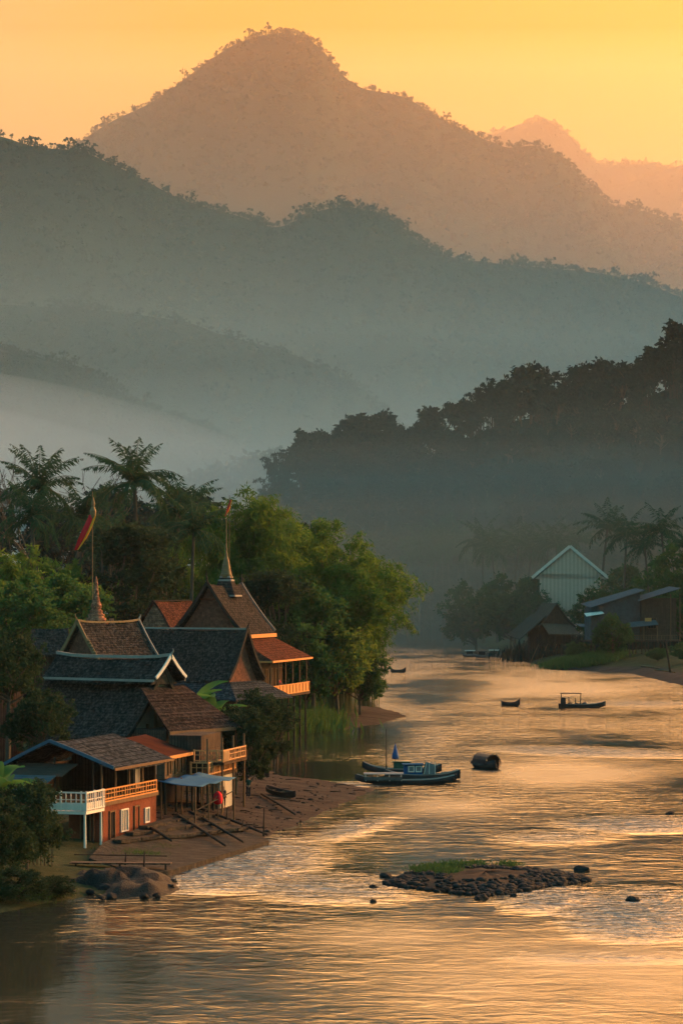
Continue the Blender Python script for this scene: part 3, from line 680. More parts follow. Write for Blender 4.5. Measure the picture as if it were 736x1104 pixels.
tufts('undergrowth', 'low undergrowth along the right bank below the hillside', [(wx(px, D), D) for px in range(575, 780, 10) for D in (655, 665, 690, 720)] + [(wx(px, D), D) for px in range(395, 480, 8) for D in (1500, 1560, 1600)], 16000, 3.0, L_['hill'], 305, .6, 4)
# banana plants in front of the long roof
def banana(name, label, seed, h):
    g = np.random.default_rng(seed); root = thing(name, label, 'banana plant'); tr = MB()
    tr.tube([(0, 0, -.3), (0, 0, h * .3), (.05, 0, h * .55)], [.16, .13, .09], 8); tr.build('stem', M['culm'], root, True)
    lf = MB()
    for i in range(10):
        a = i * 2.4 + g.normal(0, .2); up = g.uniform(.5, 1.4); L = h * g.uniform(.5, .68); t = np.linspace(0, 1, 9); th = up - t * 1.15
        r = np.cumsum(np.cos(th)) * L / 9; z = np.cumsum(np.sin(th)) * L / 9 + h * .5
        wv = L * .17 * np.sin(np.pi * np.clip(t * .93 + .05, 0, 1)) ** .6; ca, sa = math.cos(a), math.sin(a); vs = []
        for r_, z_, w_ in zip(r, z, wv): vs += [(ca * r_ - sa * w_, sa * r_ + ca * w_, z_ + w_ * .45), (ca * r_, sa * r_, z_), (ca * r_ + sa * w_, sa * r_ - ca * w_, z_ + w_ * .45)]
        lf.add(vs, [(3 * k + e, 3 * k + e + 1, 3 * k + e + 4, 3 * k + e + 3) for k in range(8) for e in (0, 1)])
    lf.build('crown', L_['banana'], root, True); root['_h'] = h; return root
bn = banana('banana_plant', 'banana plant with broad upright leaves before the long tiled roof', 310, 5)
place(bn, 206, 726, 246, first=True, rz=.4)
place(bn, 226, 742, 243, 'smaller banana plant right of the taller one', 1.7)
place(bn, 192, 738, 248, 'banana plant half behind the dark gable', 3.0)
place(bn, -6, 806, 172, 'yellowing banana plant drooping at the left edge', 2.4)
# ------------------------------------------------------------------ right bank trees
Rt = broadleaf('round_tree', 'round dark green tree spreading over the right bank', 270, 16, 17, L_['broad'], M['bark'], 13000, .75, .01, 20)
place(Rt, 556, 614, 745, first=True, sx=1.05)
place(Rt, 514, 622, 770, 'lower dark green tree at the outer end of the right bank', 2.2, sx=1.0)
place(Rt, 578, 634, 735, 'dark green tree between the thatched shack and the pale barn', 4.0, sx=.9)
place(Rt, 661, 658, 588, 'leafy tree standing before the blue tin house', .8, sx=.75)
place(Rt, 622, 690, 604, 'low bush beside the grass patch on the right bank', 2.6, sx=1.3)
place(Rt, 708, 697, 575, 'low bush under the stilts of the tin house', 3.3, sx=1.4)
place(Rt, 738, 690, 560, 'low bush at the right picture edge by the water', 4.6, sx=1.4)
place(Rt, 645, 630, 700, 'green tree right of the pale barn', 2.9, sx=1.0)
place(Rt, 690, 600, 720, 'green tree below the right palms', 5.0, sx=1.0)
place(Rt, 742, 580, 640, 'dark tree cut by the right picture edge', 1.9, sx=.85)
place(Rt, 725, 640, 690, 'low tree behind the tin house at the right', 3.4, sx=.9)
place(Rt, 600, 668, 690, 'low dark tree behind the thatched shack', 5.4, sx=.9)
rp = palm('coconut_palm', 'coconut palm tallest of those right of the pale barn', 205, 20, 5.2, 20, L_['palm'], 1.2)
place(rp, 646, 548, 740, first=True, rz=.3)
place(rp, 671, 556, 715, 'coconut palm second from the pale barn', 1.5)
place(rp, 700, 570, 705, 'coconut palm with low crown above the tin house', 2.9)
place(rp, 719, 552, 700, 'coconut palm near the right picture edge', 4.3)
place(rp, 736, 572, 690, 'coconut palm cut by the right picture edge', 5.5)
i = 0
for px, pt, D in ((452, 572, 936), (466, 562, 938), (487, 570, 934), (505, 575, 930), (521, 564, 840), (536, 574, 825), (552, 566, 835), (566, 576, 825), (586, 568, 820), (604, 570, 815), (625, 566, 825), (476, 580, 940), (497, 560, 938), (545, 580, 850), (440, 585, 940)):
    place(rp, px, pt, D, 'pale coconut palm fading into the mist behind the round trees', group='palms in the mist behind the right bank', **({'zb': .4} if px < 515 else {}))
for px, pt, D in ((440, 628, 946), (455, 634, 944), (468, 622, 942), (425, 636, 948), (412, 626, 950), (480, 616, 946), (398, 612, 952), (447, 612, 952), (422, 608, 954), (492, 606, 950)):
    place(Hz, px, pt, D, 'misty tree at the far bend of the river', group='misty trees at the far bend', zb=.1, sx=1.25)
# ------------------------------------------------------------------ buildings
def gframe(pA, dA, pB, dB):
    """front and back end of a ridge (pixel column, distance) -> origin, yaw, length; local +y runs front to back"""
    A = Vector((wx(pA, dA), dA)); B = Vector((wx(pB, dB), dB)); e = B - A
    return A, math.atan2(-e.x, e.y), e.length
def slope_pts(W, zr, ze, n=7, sag=.10):
    out = []
    for i in range(n + 1):
        t = i / n; out.append((W * t, zr + (ze - zr) * t - sag * abs(zr - ze) * math.sin(math.pi * t)))
    return out
def roof_mb(W, zr, ze, y0, y1, th=.22, sag=.10, lift=.0, sides=(-1, 1), nu=14, Wl=None):
    """curved gable roof along y: each slope a solid sheet, ends lifted a little"""
    mb = MB(); L = y1 - y0
    for s in sides:
        P = slope_pts(W if s > 0 or Wl is None else Wl, zr, ze, 7, sag); vs = []
        for d in (0, -th):
            for k in range(nu + 1):
                y = y0 + L * k / nu; up = lift * (2 * k / nu - 1) ** 4
                for (x, z) in P: vs.append((s * x, y, z + up + d + .09 * float(vnoise(x * 1.3 + y0 * 7.1, y * .9 + zr, 1.0)) - .12 * (1 - (2 * k / nu - 1) ** 2)))
        m = len(P); n0 = (nu + 1) * m; fs = []
        for k in range(nu):
            for j in range(m - 1):
                a = k * m + j; fs.append((a, a + 1, a + m + 1, a + m)); fs.append((n0 + a, n0 + a + m, n0 + a + m + 1, n0 + a + 1))
        for k in (0, nu):
            for j in range(m - 1): a = k * m + j; fs.append((a, a + 1, n0 + a + 1, n0 + a))
        for k in range(nu):
            for j in (0, m - 1): a = k * m + j; fs.append((a, a + m, n0 + a + m, n0 + a))
        mb.add(vs, fs)
    return mb
def barge_mb(W, zr, ze, y, w=.32, th=.14, sag=.10, lift=0, s=(-1, 1)):
    mb = MB()
    for q in s:
        P = slope_pts(W, zr, ze, 7, sag)
        for (a, b), (c_, d) in zip(P[:-1], P[1:]): mb.bar((q * a, y, b + lift + .06), (q * c_, y, d + lift + .06), th, w)
    return mb
def gable_mb(W, zr, ze, y, sag=.10, th=.15):
    mb = MB(); P = slope_pts(W, zr, ze, 7, sag); poly = [(x, z) for x, z in P] + [(-x, z) for x, z in P[:0:-1]]
    n = len(poly); vs = [(x, y, z - .25) for x, z in poly] + [(x, y + th, z - .25) for x, z in poly]
    mb.add(vs, [tuple(range(n)), tuple(range(2 * n - 1, n - 1, -1))] + [(i, (i + 1) % n, (i + 1) % n + n, i + n) for i in range(n)]); return mb
def walls_mb(x0, x1, y0, y1, z0, z1):
    mb = MB(); mb.box(((x0 + x1) / 2, (y0 + y1) / 2, (z0 + z1) / 2), (x1 - x0, y1 - y0, z1 - z0)); return mb
def finial_mb(p, h, lean=.5):
    mb = MB(); x, y, z = p; mb.tube([(x, y, z - .2), (x, y - lean * .3, z + h * .3), (x, y - lean * .9, z + h * .65), (x, y - lean * .7, z + h)], [.13, .1, .06, .015], 6); return mb
def rail(parent, a, b, h, m, name='railing', step=.45, post=None, slab=None):
    mb = MB(); a = Vector(a); b = Vector(b); L = (b - a).length; up = Vector((0, 0, 1)); n = max(2, int(L / step))
    mb.bar(a + up * h, b + up * h, .09, .10); mb.bar(a + up * .12, b + up * .12, .07, .08); mb.bar(a + up * h * .62, b + up * h * .62, .05, .05)
    for i in range(n + 1):
        p = a + (b - a) * i / n; big = i % 4 == 0
        mb.bar(p + up * .02, p + up * h * (1.0 if not big else 1.08), .11 if big else .055)
    return mb.build(name, m, parent)
def post(parent, p, z0, z1, r=.1, m='beam_dark', name='post'):
    mb = MB(); mb.tube([(p[0], p[1], z0), (p[0] + .02, p[1], (z0 + z1) / 2), (p[0], p[1], z1)], [r * 1.1, r, r * .9], 7); return mb.build(name, M[m], parent)
def opening(parent, c, w, h, face, leaf='dark', frame='beam', name='window', deep=.1, bars=0):
    """window or door let into a wall; face = local axis and sign of its outward normal, e.g. ('x', 1)"""
    ax, sg = face; f = MB(); x, y, z = c
    def bx(mb, du, dz, su, sz, dn, sn):
        if ax == 'x': mb.box((x + sg * dn, y + du, z + dz), (sn, su, sz))
        else: mb.box((x + du, y + sg * dn, z + dz), (su, sn, sz))
    t = .09
    for du in (-w / 2, w / 2): bx(f, du, 0, t, h + t, .05, .12)
    for dz in (-h / 2, h / 2): bx(f, 0, dz, w - t, t, .048, .11)
    for k in range(bars): bx(f, (k + 1) * w / (bars + 1) - w / 2, 0, .045, h - t, .04, .05)
    o = f.build(name, M[frame], parent); p = MB(); bx(p, 0, 0, w - t, h - t, .015, .03); p.build('pane' if name == 'window' else 'leaf', M[leaf], o); return o

# -- front two-tiered hall with the white ridge (ridge runs left to right, right end nearer)
A, yaw, L = gframe(177, 216, 62, 223)
h3 = thing('tiled_hall', 'big hall with a steep two tiered dark tile roof and white upper ridge', 'house', (A.x, A.y, 1.6), yaw)
def rz_(py, D, o=None): return wz(py, D) - (1.6 if o is None else o.location.z)
zr, zm, zl = rz_(710, 217), rz_(733, 216), rz_(795, 215)
roof_mb(1.9, zr, zm - .1, -.7, L, .2, .06, .25).build('upper_roof', M['tile_dark'], h3)
barge_mb(1.95, zr, zm - .1, -.78, .26, .12, .06, .25).build('bargeboard', M['white'], h3)
rb = MB(); 
for k in range(8): y0 = -.75 + (L + .8) * k / 8; y1 = y0 + (L + .8) / 8; rb.bar((0, y0, zr + .12 + .25 * (2 * k / 8 - 1) ** 4), (0, y1, zr + .12 + .25 * (2 * (k + 1) / 8 - 1) ** 4), .22, .26)
rb.build('ridge_cap', M['grey_pale'], h3)
rb = MB(); rb.bar((-2.0, -.6, zm - .02), (-2.0, L - .2, zm - .02), .16, .2); rb.bar((2.0, -.6, zm - .02), (2.0, L - .2, zm - .02), .16, .2); rb.build('lower_ridge_cap', M['grey_pale'], h3)
finial_mb((0, -.75, zr + .3), .6, .3).build('finial', M['grey_pale'], h3)
lr = MB()
r2 = roof_mb(4.6, zm + .9, zl, .1, L + .6, .24, .09, .1); r2.build('lower_roof', M['tile_dark'], h3)
barge_mb(4.65, zm + .9, zl, .02, .3, .14, .09, .1).build('bargeboard', M['beam_dark'], h3)
gable_mb(1.7, zr, zm - .1, .0, .06).build('upper_gable', M['wood_dark'], h3)
gable_mb(4.3, zm + .9, zl, .55, .09).build('gable', M['plaster'], h3)
gb = MB()
for x in (-1.6, -.55, .55, 1.6): gb.bar((x, .46, zl + .1), (x, .46, zl + 2.4 - abs(x) * .8), .16)
gb.bar((-3.4, .45, zl + .3), (3.4, .45, zl + .3), .16, .22); gb.build('gable_frame', M['beam'], h3)
walls_mb(-3.7, 3.7, .9, L, -2.2, zl + .4).build('wall', M['wood_dark'], h3)
# hipped veranda roof on its right end
hr = MB(); ez = rz_(788, 210); tz = rz_(741, 214)
inn = [(-2.6, .35, tz), (3.1, .35, tz)]; out = [(-4.9, -4.6, ez), (4.6, -4.6, ez), (5.6, 2.6, ez)]
vs = [inn[0], inn[1], out[1], out[0], out[2], (3.6, 2.4, tz - 1.2)]
def thick(poly, th=.2): hr.slab(poly, th)
thick([inn[0], out[0], out[1], inn[1]]); thick([inn[1], out[1], out[2], (3.3, 2.6, tz - .4)])
hr.build('veranda_roof', M['tile_brown'], h3)
ev = MB(); ev.bar((-4.9, -4.68, ez - .15), (4.6, -4.68, ez - .15), .1, .26); ev.bar((4.68, -4.6, ez - .15), (5.66, 2.6, ez - .15), .1, .26); ev.build('eave', M['beam'], h3)
walls_mb(-3.8, 3.6, -3.4, .86, -1.8, ez - .02).build('veranda_wall', M['wood_dark'], h3)
for x in (-4.4, -2.2, 0, 2.2, 4.2): post(h3, (x, -4.3), -2, ez - .1, .1, 'beam')

# -- hall behind with gilded bargeboards (gable towards the viewer)
A, yaw, L = gframe(86, 252, 148, 258)
h5 = thing('gilded_hall', 'dark tiled hall with gilded bargeboards between the white ridged roof and the brick spire', 'house', (A.x, A.y, 2.0), yaw + R(0))
zr, ze = rz_(672, 252, h5), rz_(716, 252, h5)
roof_mb(3.0, zr, ze, -.2, L + .2, .22, .05, .2).build('roof', M['tile_dark'], h5)
barge_mb(3.05, zr, ze, -.3, .34, .14, .05, .2).build('bargeboard', M['gilt'], h5)
gable_mb(2.8, zr, ze, .15, .05).build('gable', M['gable_carved'], h5)
barge_mb(3.05, zr, ze, L + .28, .22, .12, .05, .2).build('bargeboard', M['grey_pale'], h5)
rb = MB(); 
for k in range(8): y0 = -.2 + (L + .4) * k / 8; y1 = y0 + (L + .4) / 8; rb.bar((0, y0, zr + .1 + .2 * (2 * k / 8 - 1) ** 4), (0, y1, zr + .1 + .2 * (2 * (k + 1) / 8 - 1) ** 4), .2, .18)
rb.build('ridge_cap', M['gilt'], h5)
finial_mb((0, -.3, zr + .25), .7, .3).build('finial', M['gilt'], h5); finial_mb((0, L + .2, zr + .25), .6, -.3).build('finial', M['grey_pale'], h5)
walls_mb(-2.5, 2.5, .4, L, -2.4, ze + .3).build('wall', M['wood_dark'], h5)
or_ = MB()
for k in range(7): t = .5 + k * .07; or_.lathe([(.16, 0), (.2, .12), (.08, .22), (.02, .42)], 6, (3.05 * t, -.3, zr + (ze - zr) * t + .2))
or_.build('roof_ornament', M['gilt'], h5)

# small dark roof left of it
A, yaw, L = gframe(70, 262, 46, 262)
hs = thing('small_house', 'low dark roofed house peeping out left of the gilded gable', 'house', (A.x, A.y, 2), yaw)
zr, ze = rz_(677, 262, hs), rz_(704, 262, hs); roof_mb(2.6, zr, ze, -.4, L + 1, .2, .06).build('roof', M['tile_dark'], hs); walls_mb(-2.1, 2.1, .2, L + .6, -2.4, ze + .3).build('wall', M['wood_dark'], hs)
gable_mb(2.3, zr, ze, .05, .06).build('gable', M['wood_dark'], hs)
A, yaw, L = gframe(10, 222, -14, 226)
hs = thing('small_house', 'little red tiled roof half hidden by the tree at the left edge', 'house', (A.x, A.y, 2), yaw + .3)
zr, ze = rz_(691, 222, hs), rz_(708, 222, hs); roof_mb(2.2, zr, ze, -.6, L + 1, .2, .06).build('roof', M['tile_red'], hs); walls_mb(-1.8, 1.8, .2, L + .6, -2.4, ze + .3).build('wall', M['wood_dark'], hs)
barge_mb(2.25, zr, ze, -.65, .2, .1, .06).build('bargeboard', M['grey_pale'], hs); gable_mb(1.9, zr, ze, .05, .06).build('gable', M['plaster'], hs)

# -- long roof with brown gable end, in front of the spired hall
A, yaw, L = gframe(262, 270, 150, 277)
h6 = thing('long_hall', 'long low hall with a plain dark tiled roof before the spired hall', 'house', (A.x, A.y, 2.0), yaw)
zr, ze = rz_(679, 270, h6), rz_(734, 268, h6)
roof_mb(3.3, zr, ze, -.5, L, .22, .1, .12).build('roof', M['tile_dark'], h6)
barge_mb(3.35, zr, ze, -.58, .3, .14, .1, .12).build('bargeboard', M['beam_dark'], h6)
gable_mb(3.0, zr, ze, .15, .1).build('gable', M['gable_carved'], h6)
rb = MB(); rb.bar((0, -.5, zr + .1), (0, L, zr + .1), .18, .18); rb.build('ridge_cap', M['grey_pale'], h6); finial_mb((0, -.55, zr + .15), .9, .3).build('finial', M['beam_dark'], h6)
walls_mb(-2.7, 2.7, .4, L, -2.4, ze + .3).build('wall', M['wood'], h6)
sk_ = MB(); e2 = rz_(754, 264, h6)
sk_.slab([(-2.9, -.3, ze - .1), (-2.9, L, ze - .1), (-6.0, L, e2), (-6.0, -3.2, e2)], .18); sk_.slab([(3.0, -.3, ze - .1), (-2.9, -.3, ze - .1), (-6.0, -3.2, e2), (4.6, -3.2, e2)], .18)
sk_.build('skirt_roof', M['tile_slate'], h6)
walls_mb(-4.8, 3.4, -2.2, .38, -2.6, e2 - .05).build('veranda_wall', M['wood_dark'], h6)
for x in (-5.6, -3, -.5, 2, 4.2): post(h6, (x, -2.9), -2.4, e2 - .1, .1, 'beam')

# -- temple hall with spire and river veranda
A, yaw, L = gframe(225, 296, 259, 309)
h7 = thing('temple_hall', 'tall spired temple hall with carved red gable and glowing river veranda', 'temple', (A.x, A.y, 2.2), yaw)
zr, ze = rz_(630, 296, h7), rz_(684, 294, h7)
roof_mb(4.1, zr, ze, -.5, L + .5, .25, .05, .15).build('upper_roof', M['tile_dark'], h7)
barge_mb(4.15, zr, ze, -.6, .36, .16, .05, .15).build('bargeboard', M['beam_dark'], h7)
barge_mb(4.15, zr, ze, L + .58, .26, .14, .05, .15).build('bargeboard', M['grey_pale'], h7)
gable_mb(3.8, zr, ze, .15, .05).build('gable', M['gable_carved'], h7)
gf = MB(); gf.bar((-1.0, .06, zr - 1.7), (1.0, .06, zr - 1.7), .12, .18); gf.bar((-3.4, .06, ze + .15), (3.4, .06, ze + .15), .14, .3); gf.build('gable_frame', M['redwall'], h7)
for y in (-.6, L + .55): finial_mb((0, y, zr + .2), 1.5, .4 if y < 0 else -.4).build('finial', M['beam_dark'], h7)
walls_mb(-3.6, 3.6, .5, L, -.4, ze + .3).build('wall', M['wood'], h7)
sy = L * .55
cb = MB(); cb.lathe([(2.0, -1.5), (1.9, -1.2), (1.15, .25), (.85, .7), (.8, .85)], 4, (0, sy, zr), True); cb.build('spire_base', M['tile_dark'], h7)
for z_, r_ in ((-1.35, 2.1), (.45, 1.12), (.82, .92)):
    cm_ = MB(); cm_.lathe([(r_ * .8, z_ - .1), (r_, z_ - .06), (r_, z_ + .1), (r_ * .8, z_ + .16)], 4, (0, sy, zr), True); cm_.build('cornice', M['grey_pale'], h7)
st = rz_(530, 303, h7) - zr
sp_ = MB(); sp_.lathe([(.8, .8), (.62, 1.3), (.52, 1.8), (.4, 2.5), (.28, 3.0), (.16, 3.3), (.11, 3.9), (.07, 5.0), (.045, 6.4), (.015, st * .86)], 8, (0, sy, zr)); sp_.build('spire', M['gilt'], h7, True)
rg = MB()
for z_, r_ in ((1.25, .7), (1.75, .6), (2.35, .48), (2.95, .34), (3.5, .19), (4.2, .14), (5.0, .11)): rg.lathe([(r_ * .7, -.08), (r_, 0), (r_ * .7, .1)], 8, (0, sy, zr + z_))
rg.build('spire_ring', M['gilt'], h7)
# lower roof, veranda and stilts on the river side (+x)
e1, e2 = ze - .5, rz_(713, 290, h7)
eb = MB(); eb.box((4.25, L / 2, ze - .3), (.16, L + 1.2, .42)); eb.box((0, -.62, ze - .42), (8.4, .14, .3)); eb.build('eave_board', M['ochre'], h7)
lr = MB(); xo = 8.2
lr.slab([(3.7, -1.0, e1), (xo, -2.6, e2), (xo, L + 2.6, e2), (3.7, L + 1, e1)], .2)
lr.slab([(-3.7, -1.0, e1), (-7.2, -2.6, e2), (xo, -2.6, e2), (3.7, -1.0, e1)], .2)
lr.slab([(3.7, L + 1, e1), (xo, L + 2.6, e2), (-7.2, L + 2.6, e2), (-3.7, L + 1, e1)], .2)
lr.build('lower_roof', M['tile_red'], h7)
eb = MB(); eb.bar((xo + .02, -2.6, e2 - .12), (xo + .02, L + 2.6, e2 - .12), .12, .22); eb.bar((-7, -2.66, e2 - .12), (xo, -2.66, e2 - .12), .1, .2); eb.build('eave_board', M['ochre'], h7)
fz = rz_(752, 290, h7); xv = 7.6
fl = MB(); fl.box((xv / 2 - .3, L / 2, fz - .14), (xv + 1.6, L + 3.6, .28)); fl.build('veranda_floor', M['wood'], h7)
walls_mb(-4.8, 5.0, -.9, L + .6, fz + .02, e2 + .7).build('veranda_wall', M['wood_dark'], h7)
for k in range(7): opening(h7, (5.0, .2 + k * (L - .6) / 6, fz + 1.7), 1.0, 2.2, ('x', 1), 'wood_pale', 'beam', 'window', .1, 2)
for k in range(4): opening(h7, (-3.4 + k * 2.3 + .6, -.9, fz + 1.7), .9, 2.2, ('y', -1), 'wood_pale', 'beam', 'window', .1, 2)
pb_ = MB(); pb_.box((xv + .35, L / 2, fz + .52), (.09, L + 3.3, 1.0)); pb_.box((xv - 1.2, -1.62, fz + .5), (3.2, .09, .96)); pb_.build('balustrade', M['ochre'], h7)
br = MB(); 
for k in range(12): br.box((xv + .42, -1.6 + k * (L + 3.2) / 11, fz + .55), (.1, .12, 1.12))
br.bar((xv + .42, -1.7, fz + 1.1), (xv + .42, L + 1.7, fz + 1.1), .16, .12); br.bar((xv + .42, -1.7, fz + .08), (xv + .42, L + 1.7, fz + .08), .12, .12); br.build('handrail', M['ochre'], h7)
for k in range(6): post(h7, (xv + .1, -1.5 + k * (L + 3) / 5), fz, e2 - .1, .09, 'beam')
for k in range(7):
    for x in (xv, 4.6, 1.6, -1.6, -4): 
        if x == xv or k in (0, 3, 6): post(h7, (x, -1.5 + k * (L + 3) / 6), -5.0, fz - .2, .12, 'beam_dark')
for k in range(3): post(h7, (3.2 + k * 1.7, -1.66), fz, e2 - .1, .08, 'beam')

# -- small red gable house at the back
A, yaw, L = gframe(166, 318, 204, 324)
h8 = thing('red_house', 'small house with red tiled roof and pink brick gable left of the spired hall', 'house', (A.x, A.y, 2.5), yaw)
zr, ze = rz_(648, 318, h8), rz_(680, 318, h8)
roof_mb(2.7, zr, ze, -.1, L + .5, .2, -.06).build('roof', M['tile_red'], h8); gable_mb(2.55, zr, ze, .12, -.06).build('gable', M['brick'], h8)
barge_mb(2.7, zr, ze, -.14, .2, .1, -.06).build('bargeboard', M['tile_brown'], h8)
walls_mb(-2.3, 2.3, .3, L, -2.6, ze + .25).build('wall', M['brick'], h8); rb = MB(); rb.bar((0, -.1, zr + .06), (0, L + .5, zr + .06), .18, .14); rb.build('ridge_cap', M['beam_dark'], h8)

# -- brick spire
stp = thing('brick_stupa', 'stepped brick stupa tapering to a blunt spire', 'stupa', (wx(104, 282), 282, 2.2), .4)
zt = wz(621, 282) - 2.2; zb = wz(676, 282) - 2.2
pr = [(2.1, -2.5), (2.1, zb - 1.2), (1.95, zb - 1)]
for k in range(7):
    r0 = 1.75 - k * .19; z0 = zb - .9 + k * .42; pr += [(r0 + .12, z0), (r0 + .12, z0 + .2), (r0 - .06, z0 + .24), (r0 - .1, z0 + .42)]
z0 = zb - .9 + 7 * .42
pr += [(.56, z0), (.6, z0 + .3), (.44, z0 + .7), (.3, z0 + 1.3), (.2, zt - .8), (.1, zt - .25), (.02, zt)]
sb = MB(); sb.lathe(pr, 12); sb.build('spire', M['brick'], stp)
ob = MB(); 
for k in range(3): ob.box((1.5 - k * .05, -1.0, zb + .1 + k * .35), (.7 - k * .15, .6, .28))
ob.build('corner_ornament', M['brick'], stp)

# -- red riverside house
A, yaw, L = gframe(57, 178, 113, 187)
yaw = R(-17); L = 10.6
h1 = thing('river_house', 'open fronted house on the river bank with slate roof and red lower walls', 'house', (A.x, A.y, .7), yaw)
rr = lambda py, D: wz(py, D) - .7
zr, ze = rr(799, 178), rr(829, 176)
roof_mb(4.7, zr, ze, -.5, L + .3, .16, -.02, 0, (-1, 1), 8, 3.6).build('roof', M['tile_slate'], h1)
barge_mb(4.72, zr, ze, -.56, .22, .1, -.02, 0, (1,)).build('bargeboard', M['tarp'], h1); barge_mb(3.6, zr, ze, -.56, .2, .1, -.02, 0, (-1,)).build('bargeboard', M['tarp'], h1)
eb = MB(); eb.box((4.78, L / 2 - .1, ze - .06), (.08, L + .8, .18)); eb.build('eave_board', M['beam'], h1)
fz = rr(862, 180); XR = 3.55
fl = MB(); fl.box((.3, L / 2, fz - .12), (2 * XR - .3, L, .24)); fl.build('floor', M['beam'], h1)
lw = MB(); lw.box((XR - .15, L / 2 + .2, (fz - .25 - 1.2) / 2), (.24, L - .6, fz + .95)); lw.box((.6, L - .1, (fz - 1.45) / 2), (2 * XR - 1.3, .2, fz + .95)); lw.box((2.2, .45, (fz - 1.45) / 2), (2.3, .2, fz + .95)); lw.build('wall', M['redwall'], h1)
for yk, ww, hh, lf, nm in ((2.0, .9, 1.9, 'dark', 'door'), (4.3, 1.3, 1.5, 'glassy', 'window'), (6.6, .9, 1.9, 'redwall', 'door'), (8.6, .8, 1.0, 'glassy', 'window')):
    opening(h1, (XR - .03, yk, .15 + hh / 2 if nm == 'door' else 1.25), ww, hh, ('x', 1), lf, 'white' if lf == 'glassy' else 'beam', nm, .1, 2 if nm == 'window' else 0)
opening(h1, (2.3, .35, 1.0), .7, 1.9, ('y', -1), 'dark', 'beam', 'door')
bd = MB(); bd.box((XR + .02, L / 2, fz - .02), (.12, L + .1, .22)); bd.build('floor_beam', M['ochre'], h1)
rail(h1, (XR + .02, .3, fz + .1), (XR + .02, L - .2, fz + .1), .75, M['ochre'], 'railing', .5)
for k in range(5): post(h1, (XR - .05, .2 + k * (L - .5) / 4), fz, ze + .35, .08, 'beam')
for k in range(3): post(h1, (-2.6 + k * 2.8, -.1), -1.2, zr - 1.1 - abs(-2.6 + k * 2.8) * .1, .09, 'beam_dark')
up = MB(); up.box((.2, L - .1, fz + 1.3), (6.4, .15, 2.6)); up.box((-3.0, L / 2, fz + 1.0), (.15, L - .4, 2.4)); up.box((2.55, L - 2.4, fz + 1.25), (1.8, .12, 2.5)); up.build('inner_wall', M['wood_dark'], h1)
opening(h1, (2.75, L - 2.46, fz + 1.3), .8, 1.7, ('y', -1), 'glassy', 'white', 'window', .1, 1)
cl = MB(); cl.box((3.3, L - 3.2, fz + 1.2), (.05, .9, 1.5)); cl.build('hanging_cloth', M['grey_pale'], h1)
# tin lean-to at its left front
ln = MB(); ln.slab([(-3.0, -2.2, rr(838, 174)), (1.2, -2.2, rr(838, 174)), (.7, -4.4, rr(857, 171)), (-3.6, -4.4, rr(857, 171))], .06); ln.build('tin_roof', M['tin'], h1)
ln = MB(); ln.slab([(-2.7, .2, rr(824, 177)), (1.8, .2, rr(824, 177)), (1.6, -2.1, rr(838, 174)), (-2.9, -2.1, rr(838, 174))], .08); ln.build('inner_roof', M['thatch'], h1)
for x in (-3.2, -1, .6): post(h1, (x, -4.1), -1.2, rr(857, 171) + .05, .07, 'beam_dark')
# white balcony on posts at the front
bz = rr(879, 172)
x0, x1, y0, y1 = .6, 3.9, -3.4, -.2
fl = MB(); fl.box(((x0 + x1) / 2, (y0 + y1) / 2, bz), (x1 - x0, y1 - y0, .2)); fl.build('balcony_floor', M['white'], h1)
for a, b in (((x0, y0, bz + .1), (x1, y0, bz + .1)), ((x1, y0, bz + .1), (x1, y1, bz + .1))): rail(h1, a, b, 1.25, M['white'], 'balcony_railing', .34)
pn = MB(); pn.box(((x0 + x1) / 2, y0 + .03, bz + .42), (x1 - x0 - .1, .04, .5)); pn.box((x1 - .03, (y0 + y1) / 2, bz + .42), (.04, y1 - y0 - .1, .5)); pn.build('balcony_panel', M['white'], h1)
for p in ((x0 + .2, y0 + .1), (x1 - .15, y0 + .1), (x1 - .15, y1 - .3)): post(h1, p, -1.5, bz - .08, .09, 'white')

# -- wooden balcony house with rusty roof
yaw = R(-13)
h2 = thing('wooden_house', 'wooden stilt house with rusty tin roof and carved riverside balcony', 'house', (wx(176, 196), 196, .9), yaw)
rr = lambda py, D: wz(py, D) - .9
L = 12.0; zt, ze = rr(793, 202), rr(815, 196); fz = rr(839, 197)
rf = MB(); rf.slab([(.6, -.5, ze), (.6, 6.2, ze - .05), (-3.6, 7.2, zt), (-3.6, .6, zt)], .12); rf.build('roof', M['rust'], h2)
eb = MB(); eb.bar((.66, -.5, ze - .1), (.66, 6.2, ze - .15), .09, .24); eb.build('eave_board', M['ochre'], h2)
walls_mb(-3.4, .1, .1, 6.0, fz, ze + .02).build('wall', M['wood_pale'], h2)
for k in range(3): opening(h2, (.1, 1.2 + k * 1.8, fz + .95), .7, 1.35, ('x', 1), 'wood_dark' if k != 1 else 'wood_pale', 'beam', 'window')
opening(h2, (-.9, .1, fz + 1.0), .6, 1.2, ('y', -1), 'glassy', 'white', 'window', .1, 1)
dk = MB(); dk.box((.2, L / 2, fz - .12), (4.6, L, .22)); dk.build('floor', M['wood'], h2)
rail(h2, (2.4, 4.0, fz), (2.4, L - .1, fz), 1.0, M['beam_gold'], 'railing', .36)
rail(h2, (1.0, 4.0, fz), (2.4, 4.0, fz), 1.0, M['beam_gold'], 'railing', .36)
u = rr(818, 205); ub = MB(); ub.box((2.0, 8.6, u - .1), (2.6, 6.8, .2)); ub.build('upper_floor', M['wood'], h2)
rail(h2, (3.2, 5.3, u), (3.2, 11.9, u), .9, M['beam_gold'], 'railing', .4); rail(h2, (.9, 5.25, u), (3.2, 5.25, u), .9, M['beam_gold'], 'railing', .4)
pn = MB(); pn.box((3.25, 6.1, u + .45), (.06, 1.4, .8)); pn.build('carved_panel', M['gilt'], h2)
